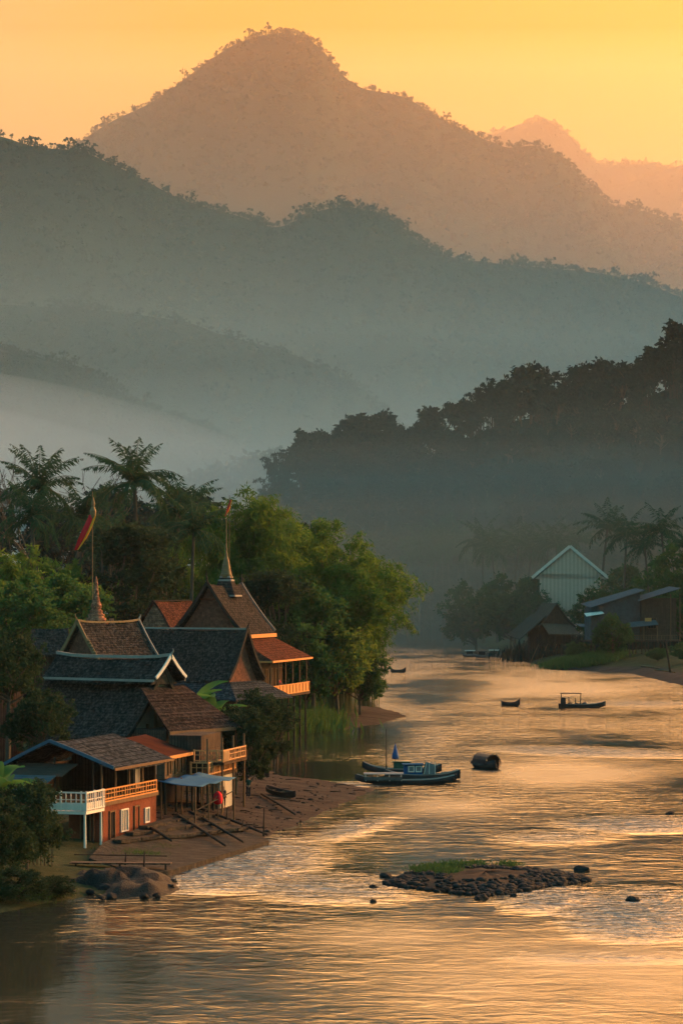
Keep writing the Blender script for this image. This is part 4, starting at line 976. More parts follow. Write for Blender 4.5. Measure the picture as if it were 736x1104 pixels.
walls_mb(-1.4, 1.2, 6.2, 11.8, fz, u + 2.0).build('inner_wall', M['wood_dark'], h2)
for p in ((3.1, 5.4), (3.1, 8.6), (3.1, 11.8), (2.3, 4.1)): post(h2, p, -1.4, u + 1.9, .09, 'beam')
for y in (.2, 3, 6, 9, 11.8):
    for x in (-2, .1, 2.2): post(h2, (x, y), -1.4, fz - .1, .1, 'beam_dark')
lw = MB(); lw.box((2.2, 9.6, fz / 2 - .5), (.16, 3.6, fz + .8)); lw.build('lower_wall', M['plaster'], h2)
wl = MB(); wl.box((-1.9, 6, fz / 2 - .5), (.16, 11.5, fz + .8)); wl.build('back_wall', M['dark'], h2)
# blue awning on poles in front of it
aw = thing('awning', 'sagging blue tarpaulin awning on poles under the wooden balcony', 'awning', (wx(172, 189), 189, .8), R(-16))
rr = lambda py, D: wz(py, D) - .8
am = MB(); n = 7; vs = []
for i in range(n):
    for j in range(n):
        uu, vv = i / (n - 1), j / (n - 1); vs.append((-.2 + 3.0 * uu, 9.2 * vv, rr(846, 190) + .35 * (1 - uu) - .14 * math.sin(vv * math.pi * 3) ** 2 - .1 * math.sin(uu * math.pi)))
fs = [(i * n + j, i * n + j + 1, (i + 1) * n + j + 1, (i + 1) * n + j) for i in range(n - 1) for j in range(n - 1)]
am.add(vs, fs); o = am.build('cover', M['tarp'], aw, True); sd = o.modifiers.new('t', 'SOLIDIFY'); sd.thickness = .04
for y in (.1, 3.1, 6.1, 9.0): post(aw, (2.7, y), -1.2, rr(846, 190) - .05, .06, 'beam')
for y in (.1, 4.5, 9.0): post(aw, (.1, y), -1.2, rr(846, 190) + .3, .06, 'beam')
cb = MB(); cb.bar((2.75, .1, 1.2), (2.75, 9, 2.0), .06); cb.bar((2.7, 1, .5), (2.7, 6, 2.2), .05); cb.build('brace', M['beam_dark'], aw)

# -- right bank: barn, thatched shack, tin house
bn_ = thing('barn', 'pale boarded barn with a bright steep gable above the right bank trees', 'barn', (wx(614, 735), 735, 3.5), R(-7))
rr = lambda py, D: wz(py, D) - 3.5
zr, ze = rr(589, 735), rr(623, 735)
roof_mb(10.6, zr, ze, -.6, 22, .5, 0).build('roof', M['grey_pale'], bn_); barge_mb(10.7, zr, ze, -.7, .8, .3, 0).build('bargeboard', M['white'], bn_)
gable_mb(9.8, zr, ze, .0, 0, .3).build('gable', M['barn'], bn_); walls_mb(-8.6, 8.6, 0, 21, -2, ze + 1.1).build('wall', M['barn'], bn_)
ts = thing('thatched_shack', 'dark ramshackle shack with sagging thatched roof on stilts at the right bank', 'hut', (wx(598, 655), 655, 1.5), R(24))
rr = lambda py, D: wz(py, D) - 1.5
roof_mb(5.4, rr(650, 650), rr(676, 640), -1, 7, .35, .08).build('roof', M['thatch'], ts)
lo = MB(); lo.slab([(-3.4, -1.4, rr(664, 645)), (-11, -1.8, rr(690, 635)), (-10.4, 6, rr(686, 635)), (-3.4, 6, rr(662, 645))], .3); lo.slab([(-4.5, -5, rr(684, 640)), (4.6, -5, rr(685, 640)), (4.2, -.6, rr(674, 645)), (-4.2, -.6, rr(672, 645))], .3); lo.build('lower_roof', M['thatch'], ts)
walls_mb(-4.6, 4.4, -.4, 6, .6, rr(676, 645) + .5).build('wall', M['wood_dark'], ts); gable_mb(5, rr(650, 650), rr(676, 640), -.6, .08).build('gable', M['wood_dark'], ts)
for x in (-10, -7.5, -5, -2.5, 0, 2.5, 4.4):
    for y in (-4.6, .5, 5): post(ts, (x, y), -4.5, rr(690, 640) + .6 + (1.0 if x > -5 else 0), .13, 'beam_dark')
sl = MB(); 
for k in range(5): sl.bar((-9.5 + k * 2.6, -4.7, -1.5), (-7.3 + k * 2.6, -4.7, 3.0), .16)
sl.build('brace', M['beam'], ts); 
tn = MB(); tn.slab([(4.6, -4.6, rr(676, 640)), (9, -4.6, rr(677, 640)), (9, -2, rr(674, 640)), (4.6, -2, rr(673, 640))], .15); tn.build('tin_roof', M['tin'], ts)
th_ = thing('tin_house', 'blue grey corrugated house on stilts under slanting tin roofs at the right edge', 'house', (wx(655, 600), 600, 1.8), R(10))
rr = lambda py, D: wz(py, D) - 1.8
rf = MB(); rf.slab([(-4.6, -1.2, rr(655, 600)), (8.6, -1.2, rr(636, 600)), (8.6, 7, rr(634, 600)), (-4.6, 7, rr(651, 600))], .09); rf.build('roof', M['tin'], th_)
rf = MB(); rf.slab([(6.2, -3.2, rr(648, 600)), (16.5, -3.2, rr(634, 600)), (16.5, 6, rr(632, 600)), (8.7, 6, rr(643, 600))], .09); rf.build('side_roof', M['tin'], th_)
wl = MB(); wl.add([(-4, 0, rr(690, 600)), (7.6, 0, rr(690, 600)), (7.6, 0, rr(639, 600)), (-4, 0, rr(655, 600)), (-4, 6, rr(690, 600)), (7.6, 6, rr(690, 600)), (7.6, 6, rr(639, 600)), (-4, 6, rr(655, 600))], [(0, 1, 2, 3), (4, 7, 6, 5), (0, 4, 5, 1), (1, 5, 6, 2), (2, 6, 7, 3), (3, 7, 4, 0)]); wl.build('wall', M['tin_wall'], th_)
walls_mb(7.7, 16, -1.0, 5, rr(690, 600), rr(645, 600)).build('side_wall', M['wood_dark'], th_)
opening(th_, (10.2, -1.0, rr(672, 600)), 2.0, 2.4, ('y', -1), 'dark', 'beam', 'window', .1, 2)
pc = MB(); pc.slab([(4.2, -3.6, rr(676, 600)), (11, -3.6, rr(673, 600)), (11, -.9, rr(668, 600)), (4.2, -.9, rr(671, 600))], .12); pc.build('porch_roof', M['tin'], th_)
pc = MB(); pc.slab([(-5.8, -2.4, rr(664, 600)), (-1.6, -2.4, rr(661, 600)), (-1.6, -.3, rr(659, 600)), (-5.8, -.3, rr(661, 600))], .12); pc.build('porch_roof', M['white'], th_)
fl = MB(); fl.box((6, 1, rr(691, 600)), (21, 8.4, .3)); fl.build('floor', M['wood_dark'], th_)
for x in (-4, -1, 2, 5, 8, 11, 14, 16.2):
    for y in (-3, 0, 4.6): post(th_, (x, y), -5, rr(691, 600) - .1, .14, 'beam_dark')
for x in (4.6, 7.6, 10.8, 14, 16.2): post(th_, (x, -3.2), rr(691, 600), rr(675, 600) if x < 11 else rr(640, 600), .1, 'beam')
rail(th_, (4.4, -3.2, rr(690, 600)), (16.2, -3.2, rr(690, 600)), 1.1, M['beam'], 'railing', .6)
ps = MB(); ps.box((8.8, -2.6, rr(668, 600)), (1.5, .3, .8)); ps.build('hanging_mat', M['ochre'], th_)
# ------------------------------------------------------------------ boats
def hull_mb(L, B, D, bow=.5, stern=.3, fine=2.2, sheer_b=.0, th=.06, n=16):
    """open hull along x (bow at +x), keel just under the water at z=0"""
    mb = MB(); vs = []; m = 9
    for inner in (0, 1):
        for i in range(n + 1):
            t = i / n; u = 2 * t - 1; f = (1 - abs(u) ** fine) ** .8 if u > 0 else (1 - abs(u) ** (fine + 1.5) * .8)
            hb = max(.04, B / 2 * f) - inner * th; hb = max(.015, hb)
            top = D + (bow * max(0, u) ** 3 + stern * max(0, -u) ** 3); bot = -.25 * D + (bow * .85 * max(0, u) ** 4 + stern * .6 * max(0, -u) ** 4) + inner * th * 1.5
            for k in range(m):
                a = math.pi * k / (m - 1); c_, s_ = math.cos(a), math.sin(a); q = (abs(c_) ** .7) * (1 if c_ >= 0 else -1)
                vs.append((u * L / 2, hb * q, top - (top - bot) * s_ ** .8 - inner * .01))
    n0 = (n + 1) * m; fs = []
    for i in range(n):
        for k in range(m - 1):
            a = i * m + k; fs.append((a, a + 1, a + m + 1, a + m)); fs.append((n0 + a, n0 + a + m, n0 + a + m + 1, n0 + a + 1))
        for k in (0, m - 1): a = i * m + k; fs.append((a, a + m, n0 + a + m, n0 + a))
    for i in (0, n):
        for k in range(m - 1): a = i * m + k; fs.append((a, a + 1, n0 + a + 1, n0 + a))
    mb.add(vs, fs); return mb
def boat(name, label, px, D, yaw, L, B, Dp, hullm='hull', bow=.5, stern=.3, cat='boat', group=None, fine=2.2):
    o = thing(name, label, cat, (wx(px, D), D, 0), R(yaw), group); hull_mb(L, B, Dp, bow, stern, fine).build('hull', M[hullm], o, True)
    if L > 5:
        gw = MB()
        for sgn in (-1, 1):
            Q = [(u * L / 2, sgn * B / 2 * ((1 - abs(u) ** fine) ** .8 if u > 0 else (1 - abs(u) ** (fine + 1.5) * .8)), Dp + bow * max(0, u) ** 3 + stern * max(0, -u) ** 3 + .02) for u in np.linspace(-.96, .96, 13)]
            gw.tube(Q, .045, 5)
        gw.build('gunwale', M['grey_pale'] if hullm == 'hull' else M['white'], o)
    s = MB()
    for x in (-.28, 0, .26): s.box((x * L, 0, Dp * .62), (.22, B * .86 * (1 - (2 * abs(x)) ** 2.2 * .6), .04))
    s.build('thwart', M['beam'], o); return o
# moored group: two long boats and a blue cabin boat
bA = boat('long_boat', 'slender dark long boat with upturned ends moored behind the blue cabin boat', 433, 255, 176, 7.8, 1.1, .42, 'hull', .75, .55)
cg = MB(); cg.box((-.0, 0, .72), (1.6, .85, .75)); cg.box((0, 0, 1.13), (1.9, 1.05, .07)); cg.build('cabin', M['green_paint'], bA)
bB = boat('long_boat', 'long low boat with a pale flat canopy on short posts nearest in the moored group', 437, 241, 181, 9.4, .95, .36, 'hull', .6, .5)
cp = MB(); n = 7; P = [(-.58 + 1.16 * k / n, .95 + .13 * math.sin(math.pi * k / n)) for k in range(n + 1)]
vs = [(x, y, z + d) for d in (0, -.05) for x in (.2, 3.9) for y, z in P]; q = n + 1
cp.add(vs, [(k, k + 1, q + k + 1, q + k) for k in range(n)] + [(2 * q + k, 3 * q + k, 3 * q + k + 1, 2 * q + k + 1) for k in range(n)] + [(k, k + 1, 2 * q + k + 1, 2 * q + k) for k in range(n)] + [(q + k, q + k + 1, 3 * q + k + 1, 3 * q + k) for k in range(n)] + [(0, q, 3 * q, 2 * q), (n, q + n, 3 * q + n, 2 * q + n)])
cp.build('canopy', M['grey_pale'], bB)
for x in (.4, 1.5, 2.6, 3.7):
    for y in (-.5, .5): post(bB, (x, y), .3, .96, .035, 'white')
bl = MB(); bl.box((2.1, .55, .52), (3.5, .04, .3)); bl.box((2.1, -.55, .52), (3.5, .04, .3)); bl.build('side_board', M['hull_grey'], bB)
bC = boat('cabin_boat', 'working boat with a light blue cabin and glazed screen in the moored group', 455, 246, 183, 7.2, 1.35, .5, 'hull', .55, .5, 'boat')
cb = MB(); cb.box((.9, 0, .95), (1.7, 1.15, .9)); cb.build('cabin', M['blue'], bC)
rf = MB(); rf.box((.9, 0, 1.5), (2.0, 1.6, .09)); rf.build('cabin_roof', M['tarp'], bC)
for x in (.4, 1.1): opening(bC, (x, .576, 1.08), .5, .5, ('y', 1), 'glassy', 'white', 'window')
gs = MB(); gs.add([(-.1, -.7, .6), (-.1, .7, .6), (-.35, .7, 1.75), (-.35, -.7, 1.75), (-1.15, -.7, .6), (-1.15, .7, .6), (-1.05, .7, 1.55), (-1.05, -.7, 1.55)], [(0, 1, 2, 3), (4, 7, 6, 5), (1, 5, 6, 2), (0, 3, 7, 4), (3, 2, 6, 7), (0, 4, 5, 1)]); gs.build('screen', M['glassy'], bC)
ft = MB()
for x in (-.1, -.6, -1.15): ft.bar((x, .72, .6), (x + (-.25 if x > -.5 else .0), .72, 1.7), .06)
ft.build('screen_frame', M['white'], bC)
um = thing('umbrella', 'furled blue umbrella standing on the green boat cabin', 'umbrella', (wx(426, 254.6), 254.6, 1.15))
ub = MB(); ub.lathe([(.05, .25), (.36, .3), (.33, .6), (.2, 1.1), (.09, 1.55), (.02, 1.8)], 10); ub.build('canopy', M['blue'], um, True); ub = MB(); ub.tube([(0, 0, 0), (0, 0, 1.95)], .03, 6); ub.build('pole', M['hull_grey'], um)
ml = thing('mooring_pole', 'thin mooring pole standing tall beside the moored boats', 'pole', (wx(416, 248), 248, -1)); mb = MB(); mb.tube([(0, 0, 0), (.04, 0, 3), (0, 0, wz(786, 248) + 1)], [.06, .05, .03], 6); mb.build('shaft', M['beam_dark'], ml)
# covered boat seen end on
bD = boat('covered_boat', 'stubby black boat with arched cover lying alone in midstream', 523, 262, 118, 4.6, 1.9, .6, 'hull', .5, .4, fine=3)
ar = MB(); n = 8; P = [(.95 * math.cos(math.pi * k / n), .55 + .95 * math.sin(math.pi * k / n)) for k in range(n + 1)]; q = n + 1
vs = [(x, y * s_, .0 + z * s2) for (x, s_, s2) in ((-1.5, 1, 1), (1.1, 1, 1.05), (-1.5, .94, .95), (1.1, .94, 1.0)) for y, z in P]
ar.add(vs, [(k, k + 1, q + k + 1, q + k) for k in range(n)] + [(2 * q + k, 3 * q + k, 3 * q + k + 1, 2 * q + k + 1) for k in range(n)] + [(k, k + 1, 2 * q + k + 1, 2 * q + k) for k in range(n)] + [(q + k, q + k + 1, 3 * q + k + 1, 3 * q + k) for k in range(n)]); ar.build('cover', M['hull'], bD, True)
gr = MB(); gr.box((1.6, 0, .5), (.7, 1.2, .25)); gr.build('locker', M['hull_grey'], bD)
bE = boat('small_boat', 'small dark open boat drifting left of the canopied one', 550, 402, 160, 3.0, 1.2, .6, 'hull', .25, .65, fine=3)
bF = boat('ferry_boat', 'long boat with a square canopy frame carrying two seated people', 627, 397, -6, 7.2, 1.3, .5, 'hull', .55, .15)
fr = MB()
for x in (-3.2, -.25):
    for y in (-.55, .55): fr.bar((x, y, .4), (x + .05, y, 2.15), .11)
fr.box((-1.7, 0, 2.2), (3.3, 1.35, .13)); fr.build('canopy_frame', M['hull'], bF)
wl = MB(); wl.box((-2.85, 0, 1.0), (.7, 1.1, 1.1)); wl.build('engine_box', M['hull'], bF)
hp = MB(); hp.tube([(-.35, 0, .5), (-.3, 0, 1.15), (.1, 0, 1.35), (.5, 0, 1.0), (.55, 0, .5)], .05, 6); hp.build('hoop', M['hull_grey'], bF)
cgo = MB(); cgo.lathe([(.45, 0), (.5, .2), (.3, .45), (.05, .5)], 10, (.4, 0, .35)); cgo.build('bundle', M['hull_grey'], bF, True)
bG = boat('small_boat', 'tiny dark boat farthest up the river near the left point', 429, 566, 165, 3.4, 1.3, .6, 'hull', .3, .6, fine=3)
FG = 'white roofed boats at the far right bank'
for px, D, lab in ((507, 700, 'white roofed boat outermost at the right bank mooring'), (520, 692, 'low boat between the two white roofed boats at the right bank'), (533, 705, 'white roofed boat nearest the stilt shack')):
    b_ = boat('moored_boat', lab, px, D, 172, 4.2, 1.4, .6, 'hull_grey', .4, .3, group=FG)
    k = MB(); k.box((.2, 0, 1.1), (1.7, 1.1, .8)); k.build('cabin', M['hull'], b_); k = MB(); k.box((.2, 0, 1.66), (2.8, 1.6, .26)); k.build('cabin_roof', M['white'] if px != 520 else M['hull_grey'], b_)

# ------------------------------------------------------------------ people
def skin_mesh(name, verts, edges, rad, m, root=0, sub=1):
    me = bpy.data.meshes.new(name); me.from_pydata(verts, edges, []); t = bpy.data.objects.new(name + '_tmp', me); col.objects.link(t)
    t.modifiers.new('s', 'SKIN'); sl = me.skin_vertices[0].data
    for i, r in enumerate(rad): sl[i].radius = (r, r) if not hasattr(r, '__len__') else r; sl[i].use_root = (i == root)
    sb = t.modifiers.new('d', 'SUBSURF'); sb.levels = sub; sb.render_levels = sub
    dg = bpy.context.evaluated_depsgraph_get(); dg.update(); n = bpy.data.meshes.new_from_object(t.evaluated_get(dg)); n.name = name
    bpy.data.objects.remove(t); n.materials.clear(); n.materials.append(m); n.polygons.foreach_set('use_smooth', [True] * len(n.polygons)); return n
def person(label, loc, rz, shirt, pose='stand', s=1.0, hands=None):
    root = thing('person', label, 'person', loc, R(rz)); root.scale = (s, s, s)
    V, E, Rd = [], [], []
    def a(p, r, par=None): V.append(p); Rd.append(r); (E.append((par, len(V) - 1)) if par is not None else None); return len(V) - 1
    sit = pose == 'sit'; pz = .45 if sit else .92
    pel = a((0, 0, pz), (.15, .11)); w_ = a((0, .0, pz + .18), (.13, .095), pel); ch = a((0, .02, pz + .38), (.165, .11), w_); nk = a((0, .01, pz + .55), .055, ch); hd = a((0, -.02, pz + .64), (.072, .085), nk); hm = a((0, -.015, pz + .72), (.078, .095), hd); tp = a((0, .0, pz + .80), (.05, .06), hm)
    a((0, -.115, pz + .675), .014, hd)                                  # nose
    for sx in (-1, 1): a((sx * .085, .0, pz + .68), .015, hm)
    J = {}
    for sx in (-1, 1):
        sh = a((sx * .17, .02, pz + .48), .062, ch); hs = hands.get(sx) if hands else None
        el, wr = ((sx * .23, .04, pz + .22), (sx * .22, -.06, pz + .0)) if not hs else hs
        e_ = a(el, .046, sh); w1 = a(wr, .03, e_); d_ = (Vector(wr) - Vector(el)).normalized(); pm = a(tuple(Vector(wr) + d_ * .06), (.036, .022), w1)
        for k in range(4): f1 = a(tuple(Vector(wr) + d_ * (.10 + .006 * (1.5 - abs(k - 1.5))) + Vector(((k - 1.5) * .018, 0, 0))), .009, pm); a(tuple(Vector(V[f1]) + d_ * .04 + Vector((0, -.015, 0))), .007, f1)
        a(tuple(Vector(wr) + d_ * .05 + Vector((-sx * .04, -.02, 0))), .010, pm)
        hp = a((sx * .095, 0, pz - .05), .085, pel)
        if sit: k_ = a((sx * .13, -.40, pz + .02), .058, hp); an = a((sx * .13, -.42, pz - .38), .038, k_)
        else: k_ = a((sx * .11, -.02, pz * .52), .058, hp); an = a((sx * .115, .02, .085), .038, k_)
        x, y, z = V[an]; a((x + sx * .02, y - .16, z - .045), (.04, .028), an); J[sx] = (V[sh], el, wr, V[hp], V[k_], V[an])
    link('body', skin_mesh('body', V, E, Rd, M['skin']), root)
    def part(nm, chains, rads, m):
        vs, es, rd = [], [], []
        for (p, par), r in zip(chains, rads): vs.append(p); rd.append(r); (es.append((par, len(vs) - 1)) if par is not None else None)
        link(nm, skin_mesh(nm, vs, es, rd, m), root)
    mid = lambda p, q, t: tuple(Vector(p).lerp(Vector(q), t))
    part('shirt', [((0, 0, pz + .02), None), ((0, .0, pz + .18), 0), ((0, .02, pz + .39), 1), ((0, .015, pz + .5), 2)] + [x for sx in (-1, 1) for x in ((J[sx][0], 2), (mid(J[sx][0], J[sx][1], .75), 4 if sx < 0 else 6))], [(.175, .13), (.155, .115), (.185, .13), (.08, .075), .078, .064, .078, .064], shirt)
    part('trousers', [((0, 0, pz + .05), None)] + [x for sx in (-1, 1) for x in ((J[sx][3], 0), (J[sx][4], 1 if sx < 0 else 4), (mid(J[sx][4], J[sx][5], .85), 2 if sx < 0 else 5))], [(.17, .125), .1, .075, .056, .1, .075, .056], M['trousers'])
    hr = MB(); hr.lathe([(.02, -.03), (.086, .0), (.095, .05), (.08, .1), (.03, .13)], 10, (0, .022, pz + .69)); hr.build('hair', M['hair'], root, True)
    ey = MB()
    for sx in (-1, 1): ey.lathe([(.002, -.008), (.009, 0), (.002, .008)], 6, (sx * .032, -.108, pz + .70))
    ey.build('eye', M['hair'], root); return root
X, Y = wx(268, 214), 214.0
person('person in dark green clothes standing on the beach below the slim tree', (X, Y, gz(X, Y)), 200, M['shirt_green'], 'stand', 1.05)
X, Y = wx(241, 203), 203.0
person('dark clothed person standing on the stone bank in front of the awning', (X, Y, gz(X, Y) + .1), 20, M['shirt_dark'], 'stand', .95)
p7 = h7.matrix_world if False else Matrix.Translation(h7.location) @ Matrix.Rotation(h7.rotation_euler.z, 4, 'Z')
q7 = p7 @ Vector((7.25, 4.2, rz_(752, 290, h7) + .02))
person('person in red leaning on the glowing temple veranda', q7, 75, M['shirt_red'], 'stand', 1.08, {-1: ((-.28, -.12, 1.2), (-.2, -.3, 1.12)), 1: ((.28, -.12, 1.2), (.2, -.3, 1.12))})
mF_ = Matrix.Translation(bF.location) @ Matrix.Rotation(bF.rotation_euler.z, 4, 'Z')
person('person sitting at the stern under the canopy of the long boat', mF_ @ Vector((-2.0, 0, .28)), 84, M['shirt_dark'], 'sit', 1.05)
person('person sitting in front of the steersman in the canopied boat', mF_ @ Vector((-1.0, 0, .18)), 84, M['shirt_green'], 'sit', 1.0)

# ------------------------------------------------------------------ flags
fp = thing('flag_pole', 'tall pole with gilded tip flying a red and gold pennant above the left trees', 'flagpole', (wx(100, 292), 292, 2.5))
zt = wz(530, 292) - 2.5; mb = MB(); mb.tube([(0, 0, -1), (0, 0, zt)], [.09, .04], 7); mb.build('pole', M['gilt'], fp)
mb = MB(); mb.lathe([(.05, 0), (.3, .5), (.38, 1.0), (.16, 1.5), (.24, 1.8), (.05, 2.6)], 8, (.06, 0, zt - 3.2)); mb.build('finial', M['gilt'], fp)
fl = thing('pennant', 'long red pennant with a gold hem hanging from the pole with the gilded tip', 'flag', (wx(100, 292), 291.9, 2.5))
def pennant(par, top, bot, wd, m1, m2):
    for nm, m, u0, u1 in (('cloth', m1, 0, .7), ('hem', m2, .7, 1.0)):
        mb = MB(); n = 12; vs = []
        for k in range(n + 1):
            t = k / n; ww = wd * (.55 + .45 * math.sin(t * 2.6)) * (1 - .55 * t); cx = -wd * 1.35 * t ** 1.2
            for u in (u0, u1): vs.append((cx - ww * .5 + ww * u + .0, -.05 + .16 * math.sin(t * 7 + u * 3), top + (bot - top) * t))
        mb.add(vs, [(2 * k, 2 * k + 1, 2 * k + 3, 2 * k + 2) for k in range(n)]); o = mb.build(nm, m, par, True); s = o.modifiers.new('t', 'SOLIDIFY'); s.thickness = .02
pennant(fl, wz(555, 292) - 2.5, wz(593, 292) - 2.5, 1.35, M['flag_red'], M['flag_gold'])
f2 = thing('flag_pole', 'thin pole rising beside the temple spire with a small orange pennant', 'flagpole', (wx(246, 306), 306, 3)); z2 = wz(533, 306) - 3
f2.location.x += .05; mb = MB(); mb.tube([(0, 2.2, -1), (0, 2.2, z2)], [.07, .03], 6); mb.build('pole', M['beam'], f2)
f3 = thing('pennant', 'small orange pennant on the thin pole by the temple spire', 'flag', (wx(246, 306) + .25, 308.2, 3)); pennant(f3, wz(538, 306) - 3, wz(556, 306) - 3, .5, M['shirt_red'], M['flag_gold'])

# ------------------------------------------------------------------ embankment, poles, beach things, rocks
em = MB(); pts = [(150, 942), (182, 939), (290, 906), (272, 893), (214, 873), (166, 886), (112, 908), (96, 925)]
zs = [.35, .35, .3, .55, 1.25, 1.45, 1.15, .7]; top = []
for (px, py), z in zip(pts, zs):
    D = (H - z) * F / (py - HY); top.append((wx(px, D), D, z))
g = np.random.default_rng(77); cx = sum(p[0] for p in top) / 8; cy = sum(p[1] for p in top) / 8
em.slab(top, 1.3)
def sand_stone():
    m, t, ns, ls = nt('bank_stone'); v = coords(ns, ls, (.7, 2.2, 1), True); n1 = noise(ns, ls, v, 1.2, 6, .7); n2 = noise(ns, ls, coords(ns, ls, (1, 1, 1), True), 4, 5, .7)
    a = mixc(ns, ls, ramp(ns, ls, n2, [(.4, 0.), (.7, .7)]), ramp(ns, ls, n1, [(.3, (.022, .018, .014)), (.5, (.058, .046, .035)), (.72, (.11, .086, .064))]), (.05, .045, .035))
    princ(ns, ls, a, .85, bump(ns, ls, math_(ns, ls, 'ADD', n1, n2), 1, .3), .03); return m
M['bank_stone'] = sand_stone()
tag(em.build('embankment', M['bank_stone']), 'sloping stone bank in front of the red river house', None, None, 'structure')
def on_bank(px, py, z): D = (H - z) * F / (py - HY); return Vector((wx(px, D), D, z))
for (a, za), (b, zb_), lab in ((((205, 876), 1.25), ((262, 909), .55), 'dark pole lying down the stone bank left of centre'), (((191, 880), 1.35), ((243, 913), .5), 'dark pole lying second from the red house on the stone bank'), (((160, 892), 1.3), ((185, 908), .95), 'short dark pole lying nearest the red house wall'),
        (((214, 872), 1.3), ((288, 901), .5), 'long dark pole along the inner edge of the stone bank'), (((282, 857), .9), ((318, 879), .4), 'pole lying on the sand towards the water')):
    o = thing('wooden_pole', lab, 'pole', on_bank(*a, za)); mb = MB(); e = on_bank(*b, zb_) - on_bank(*a, za); mb.tube([(0, 0, .08), tuple(e * .5 + Vector((0, 0, .12))), tuple(e + Vector((0, 0, .08)))], [.11, .1, .07], 7); mb.build('shaft', M['beam_dark'], o, True)
for px, py, h_, lab in ((261, 899, 1.0, 'short stake standing on the stone bank edge'), (284, 899, 1.9, 'taller stake standing where stone bank meets sand'), (244, 893, 1.5, 'dark stake before the awning'), (155, 944, 1.5, 'stake at the end of the little jetty'), (135, 936, 1.0, 'stake midway along the little jetty')):
    p = on_bank(px, py, .4); o = thing('stake', lab, 'stake', p); mb = MB(); mb.tube([(0, 0, -1), (.03, 0, h_ * .5), (.06, .02, h_)], [.06, .055, .04], 6); mb.build('shaft', M['beam_dark'], o, True)
jt = thing('jetty', 'narrow plank jetty on the bank below the white balcony', 'jetty', on_bank(78, 930, .75), R(-4))
mb = MB(); mb.box((3.1, 0, 0), (6.4, .9, .09)); mb.build('deck', M['wood_pale'], jt); 
for x in (.3, 3.1, 6.0): post(jt, (x, -.38), -1.6, .0, .07, 'beam_dark')
mb = MB(); mb.bar((.2, -.4, .55), (6.1, -.4, .5), .06); mb.build('handrail', M['beam_dark'], jt)
protos = []
import bmesh
for sd in range(5):
    bm = bmesh.new(); bmesh.ops.create_icosphere(bm, subdivisions=1, radius=1); g2 = np.random.default_rng(sd)
    for v_ in bm.verts: v_.co = Vector((v_.co.x * 1.15, v_.co.y * .9, v_.co.z * .65)) * float(g2.uniform(.72, 1.2))
    bm.verts.index_update(); protos.append((np.array([v_.co[:] for v_ in bm.verts]), np.array([[v_.index for v_ in f.verts] for f in bm.faces]))); bm.free()
PEB = protos
# litter of stones on the sand and stone bank
g = np.random.default_rng(91); parts = []
for i in range(620):
    px = g.uniform(150, 400); py = g.uniform(842, 905); D = (H - .5) * F / (py - HY); x = wx(px, D); dd, ii, sd_ = bank(x, D)
    if ii[0] or dd[0] > 16: continue
    z = gz(x, D); s = g.uniform(.03, .12) * (1 if g.uniform() < .93 else 2.4); P, T_ = PEB[g.integers(0, 5)]
    parts.append((P * s + np.array([x, D, z + s * .2]), T_))
v_, q_ = merge(parts); tag(link('pebbles', np_mesh('pebbles', v_, q_, M['stone'])), 'scattered stones and litter on the sandy bank', None, None, 'stuff')
# driftwood and litter, and rough ledges across the stone bank
g = np.random.default_rng(93); mb = MB()
for i in range(70):
    px = g.uniform(150, 390); py = g.uniform(845, 903); D = (H - .5) * F / (py - HY); x = wx(px, D); dd, ii, sd_ = bank(x, D)
    if ii[0] or dd[0] > 14: continue
    z = gz(x, D); a = g.uniform(-.6, .6) + .5; l = g.uniform(.3, 1.6); mb.tube([(x, D, z + .05), (x + l * .5 * math.cos(a), D - l * .5 * math.sin(a), z + .08 * g.uniform(.3, 1.5)), (x + l * math.cos(a), D - l * math.sin(a), z + .03)], [.05, .045, .03], 5)
tag(mb.build('driftwood', M['beam_dark']), 'driftwood sticks strewn on the sandy bank', None, None, 'stuff')
mb = MB()
for t in (.22, .45, .68):
    a_ = on_bank(166, 886, 1.45).lerp(on_bank(96, 925, .7), t * .9); b_ = on_bank(214, 873, 1.25).lerp(on_bank(290, 906, .3), t); pv = None
    for k in range(13):
        q = a_.lerp(b_, k / 12) + Vector((g.normal(0, .12), g.normal(0, .2), .1 + g.uniform(-.05, .06)))
        if pv is not None: mb.bar(pv, q, .5 + g.uniform(0, .3), .22)
        pv = q
tag(mb.build('bank_ledge', M['bank_stone']), 'rough stone ledges stepping down the bank', None, None, 'structure')
# beached skiff and red furled cloth
sk2 = boat('skiff', 'small dark skiff hauled up on the sand', 303, 232, -38, 3.4, .9, .4, 'hull', .25, .2); sk2.location = on_bank(303, 857, .75); sk2.rotation_euler = (R(10), R(6), R(-42))
bx_ = thing('wooden_crate', 'dark slatted crate standing where the sand meets the inlet', 'crate', on_bank(283, 838, .75), .3); mb = MB()
for k in range(4):
    for sgn in (-1, 1): mb.box((0, sgn * .42, .12 + k * .19), (1.0, .05, .14)); mb.box((sgn * .5, 0, .12 + k * .19), (.05, .8, .14))
for sx in (-1, 1):
    for sy_ in (-1, 1): mb.box((sx * .44, sy_ * .36, .38), (.08, .08, .78))
mb.build('slats', M['beam_dark'], bx_); mb = MB(); mb.box((0, 0, .8), (1.08, .92, .05)); mb.build('lid', M['beam_dark'], bx_)
rd_ = thing('hanging_cloth', 'red cloth bundle hanging from a stick under the wooden balcony', 'cloth', on_bank(235, 882, 1.0)); mb = MB(); mb.lathe([(.05, 1.0), (.3, 1.1), (.36, 1.45), (.3, 1.8), (.1, 2.0)], 9); mb.build('bundle', M['flag_red'], rd_, True); mb = MB(); mb.tube([(0, 0, -.3), (0, 0, 2.2)], .04, 6); mb.build('stick', M['beam'], rd_)
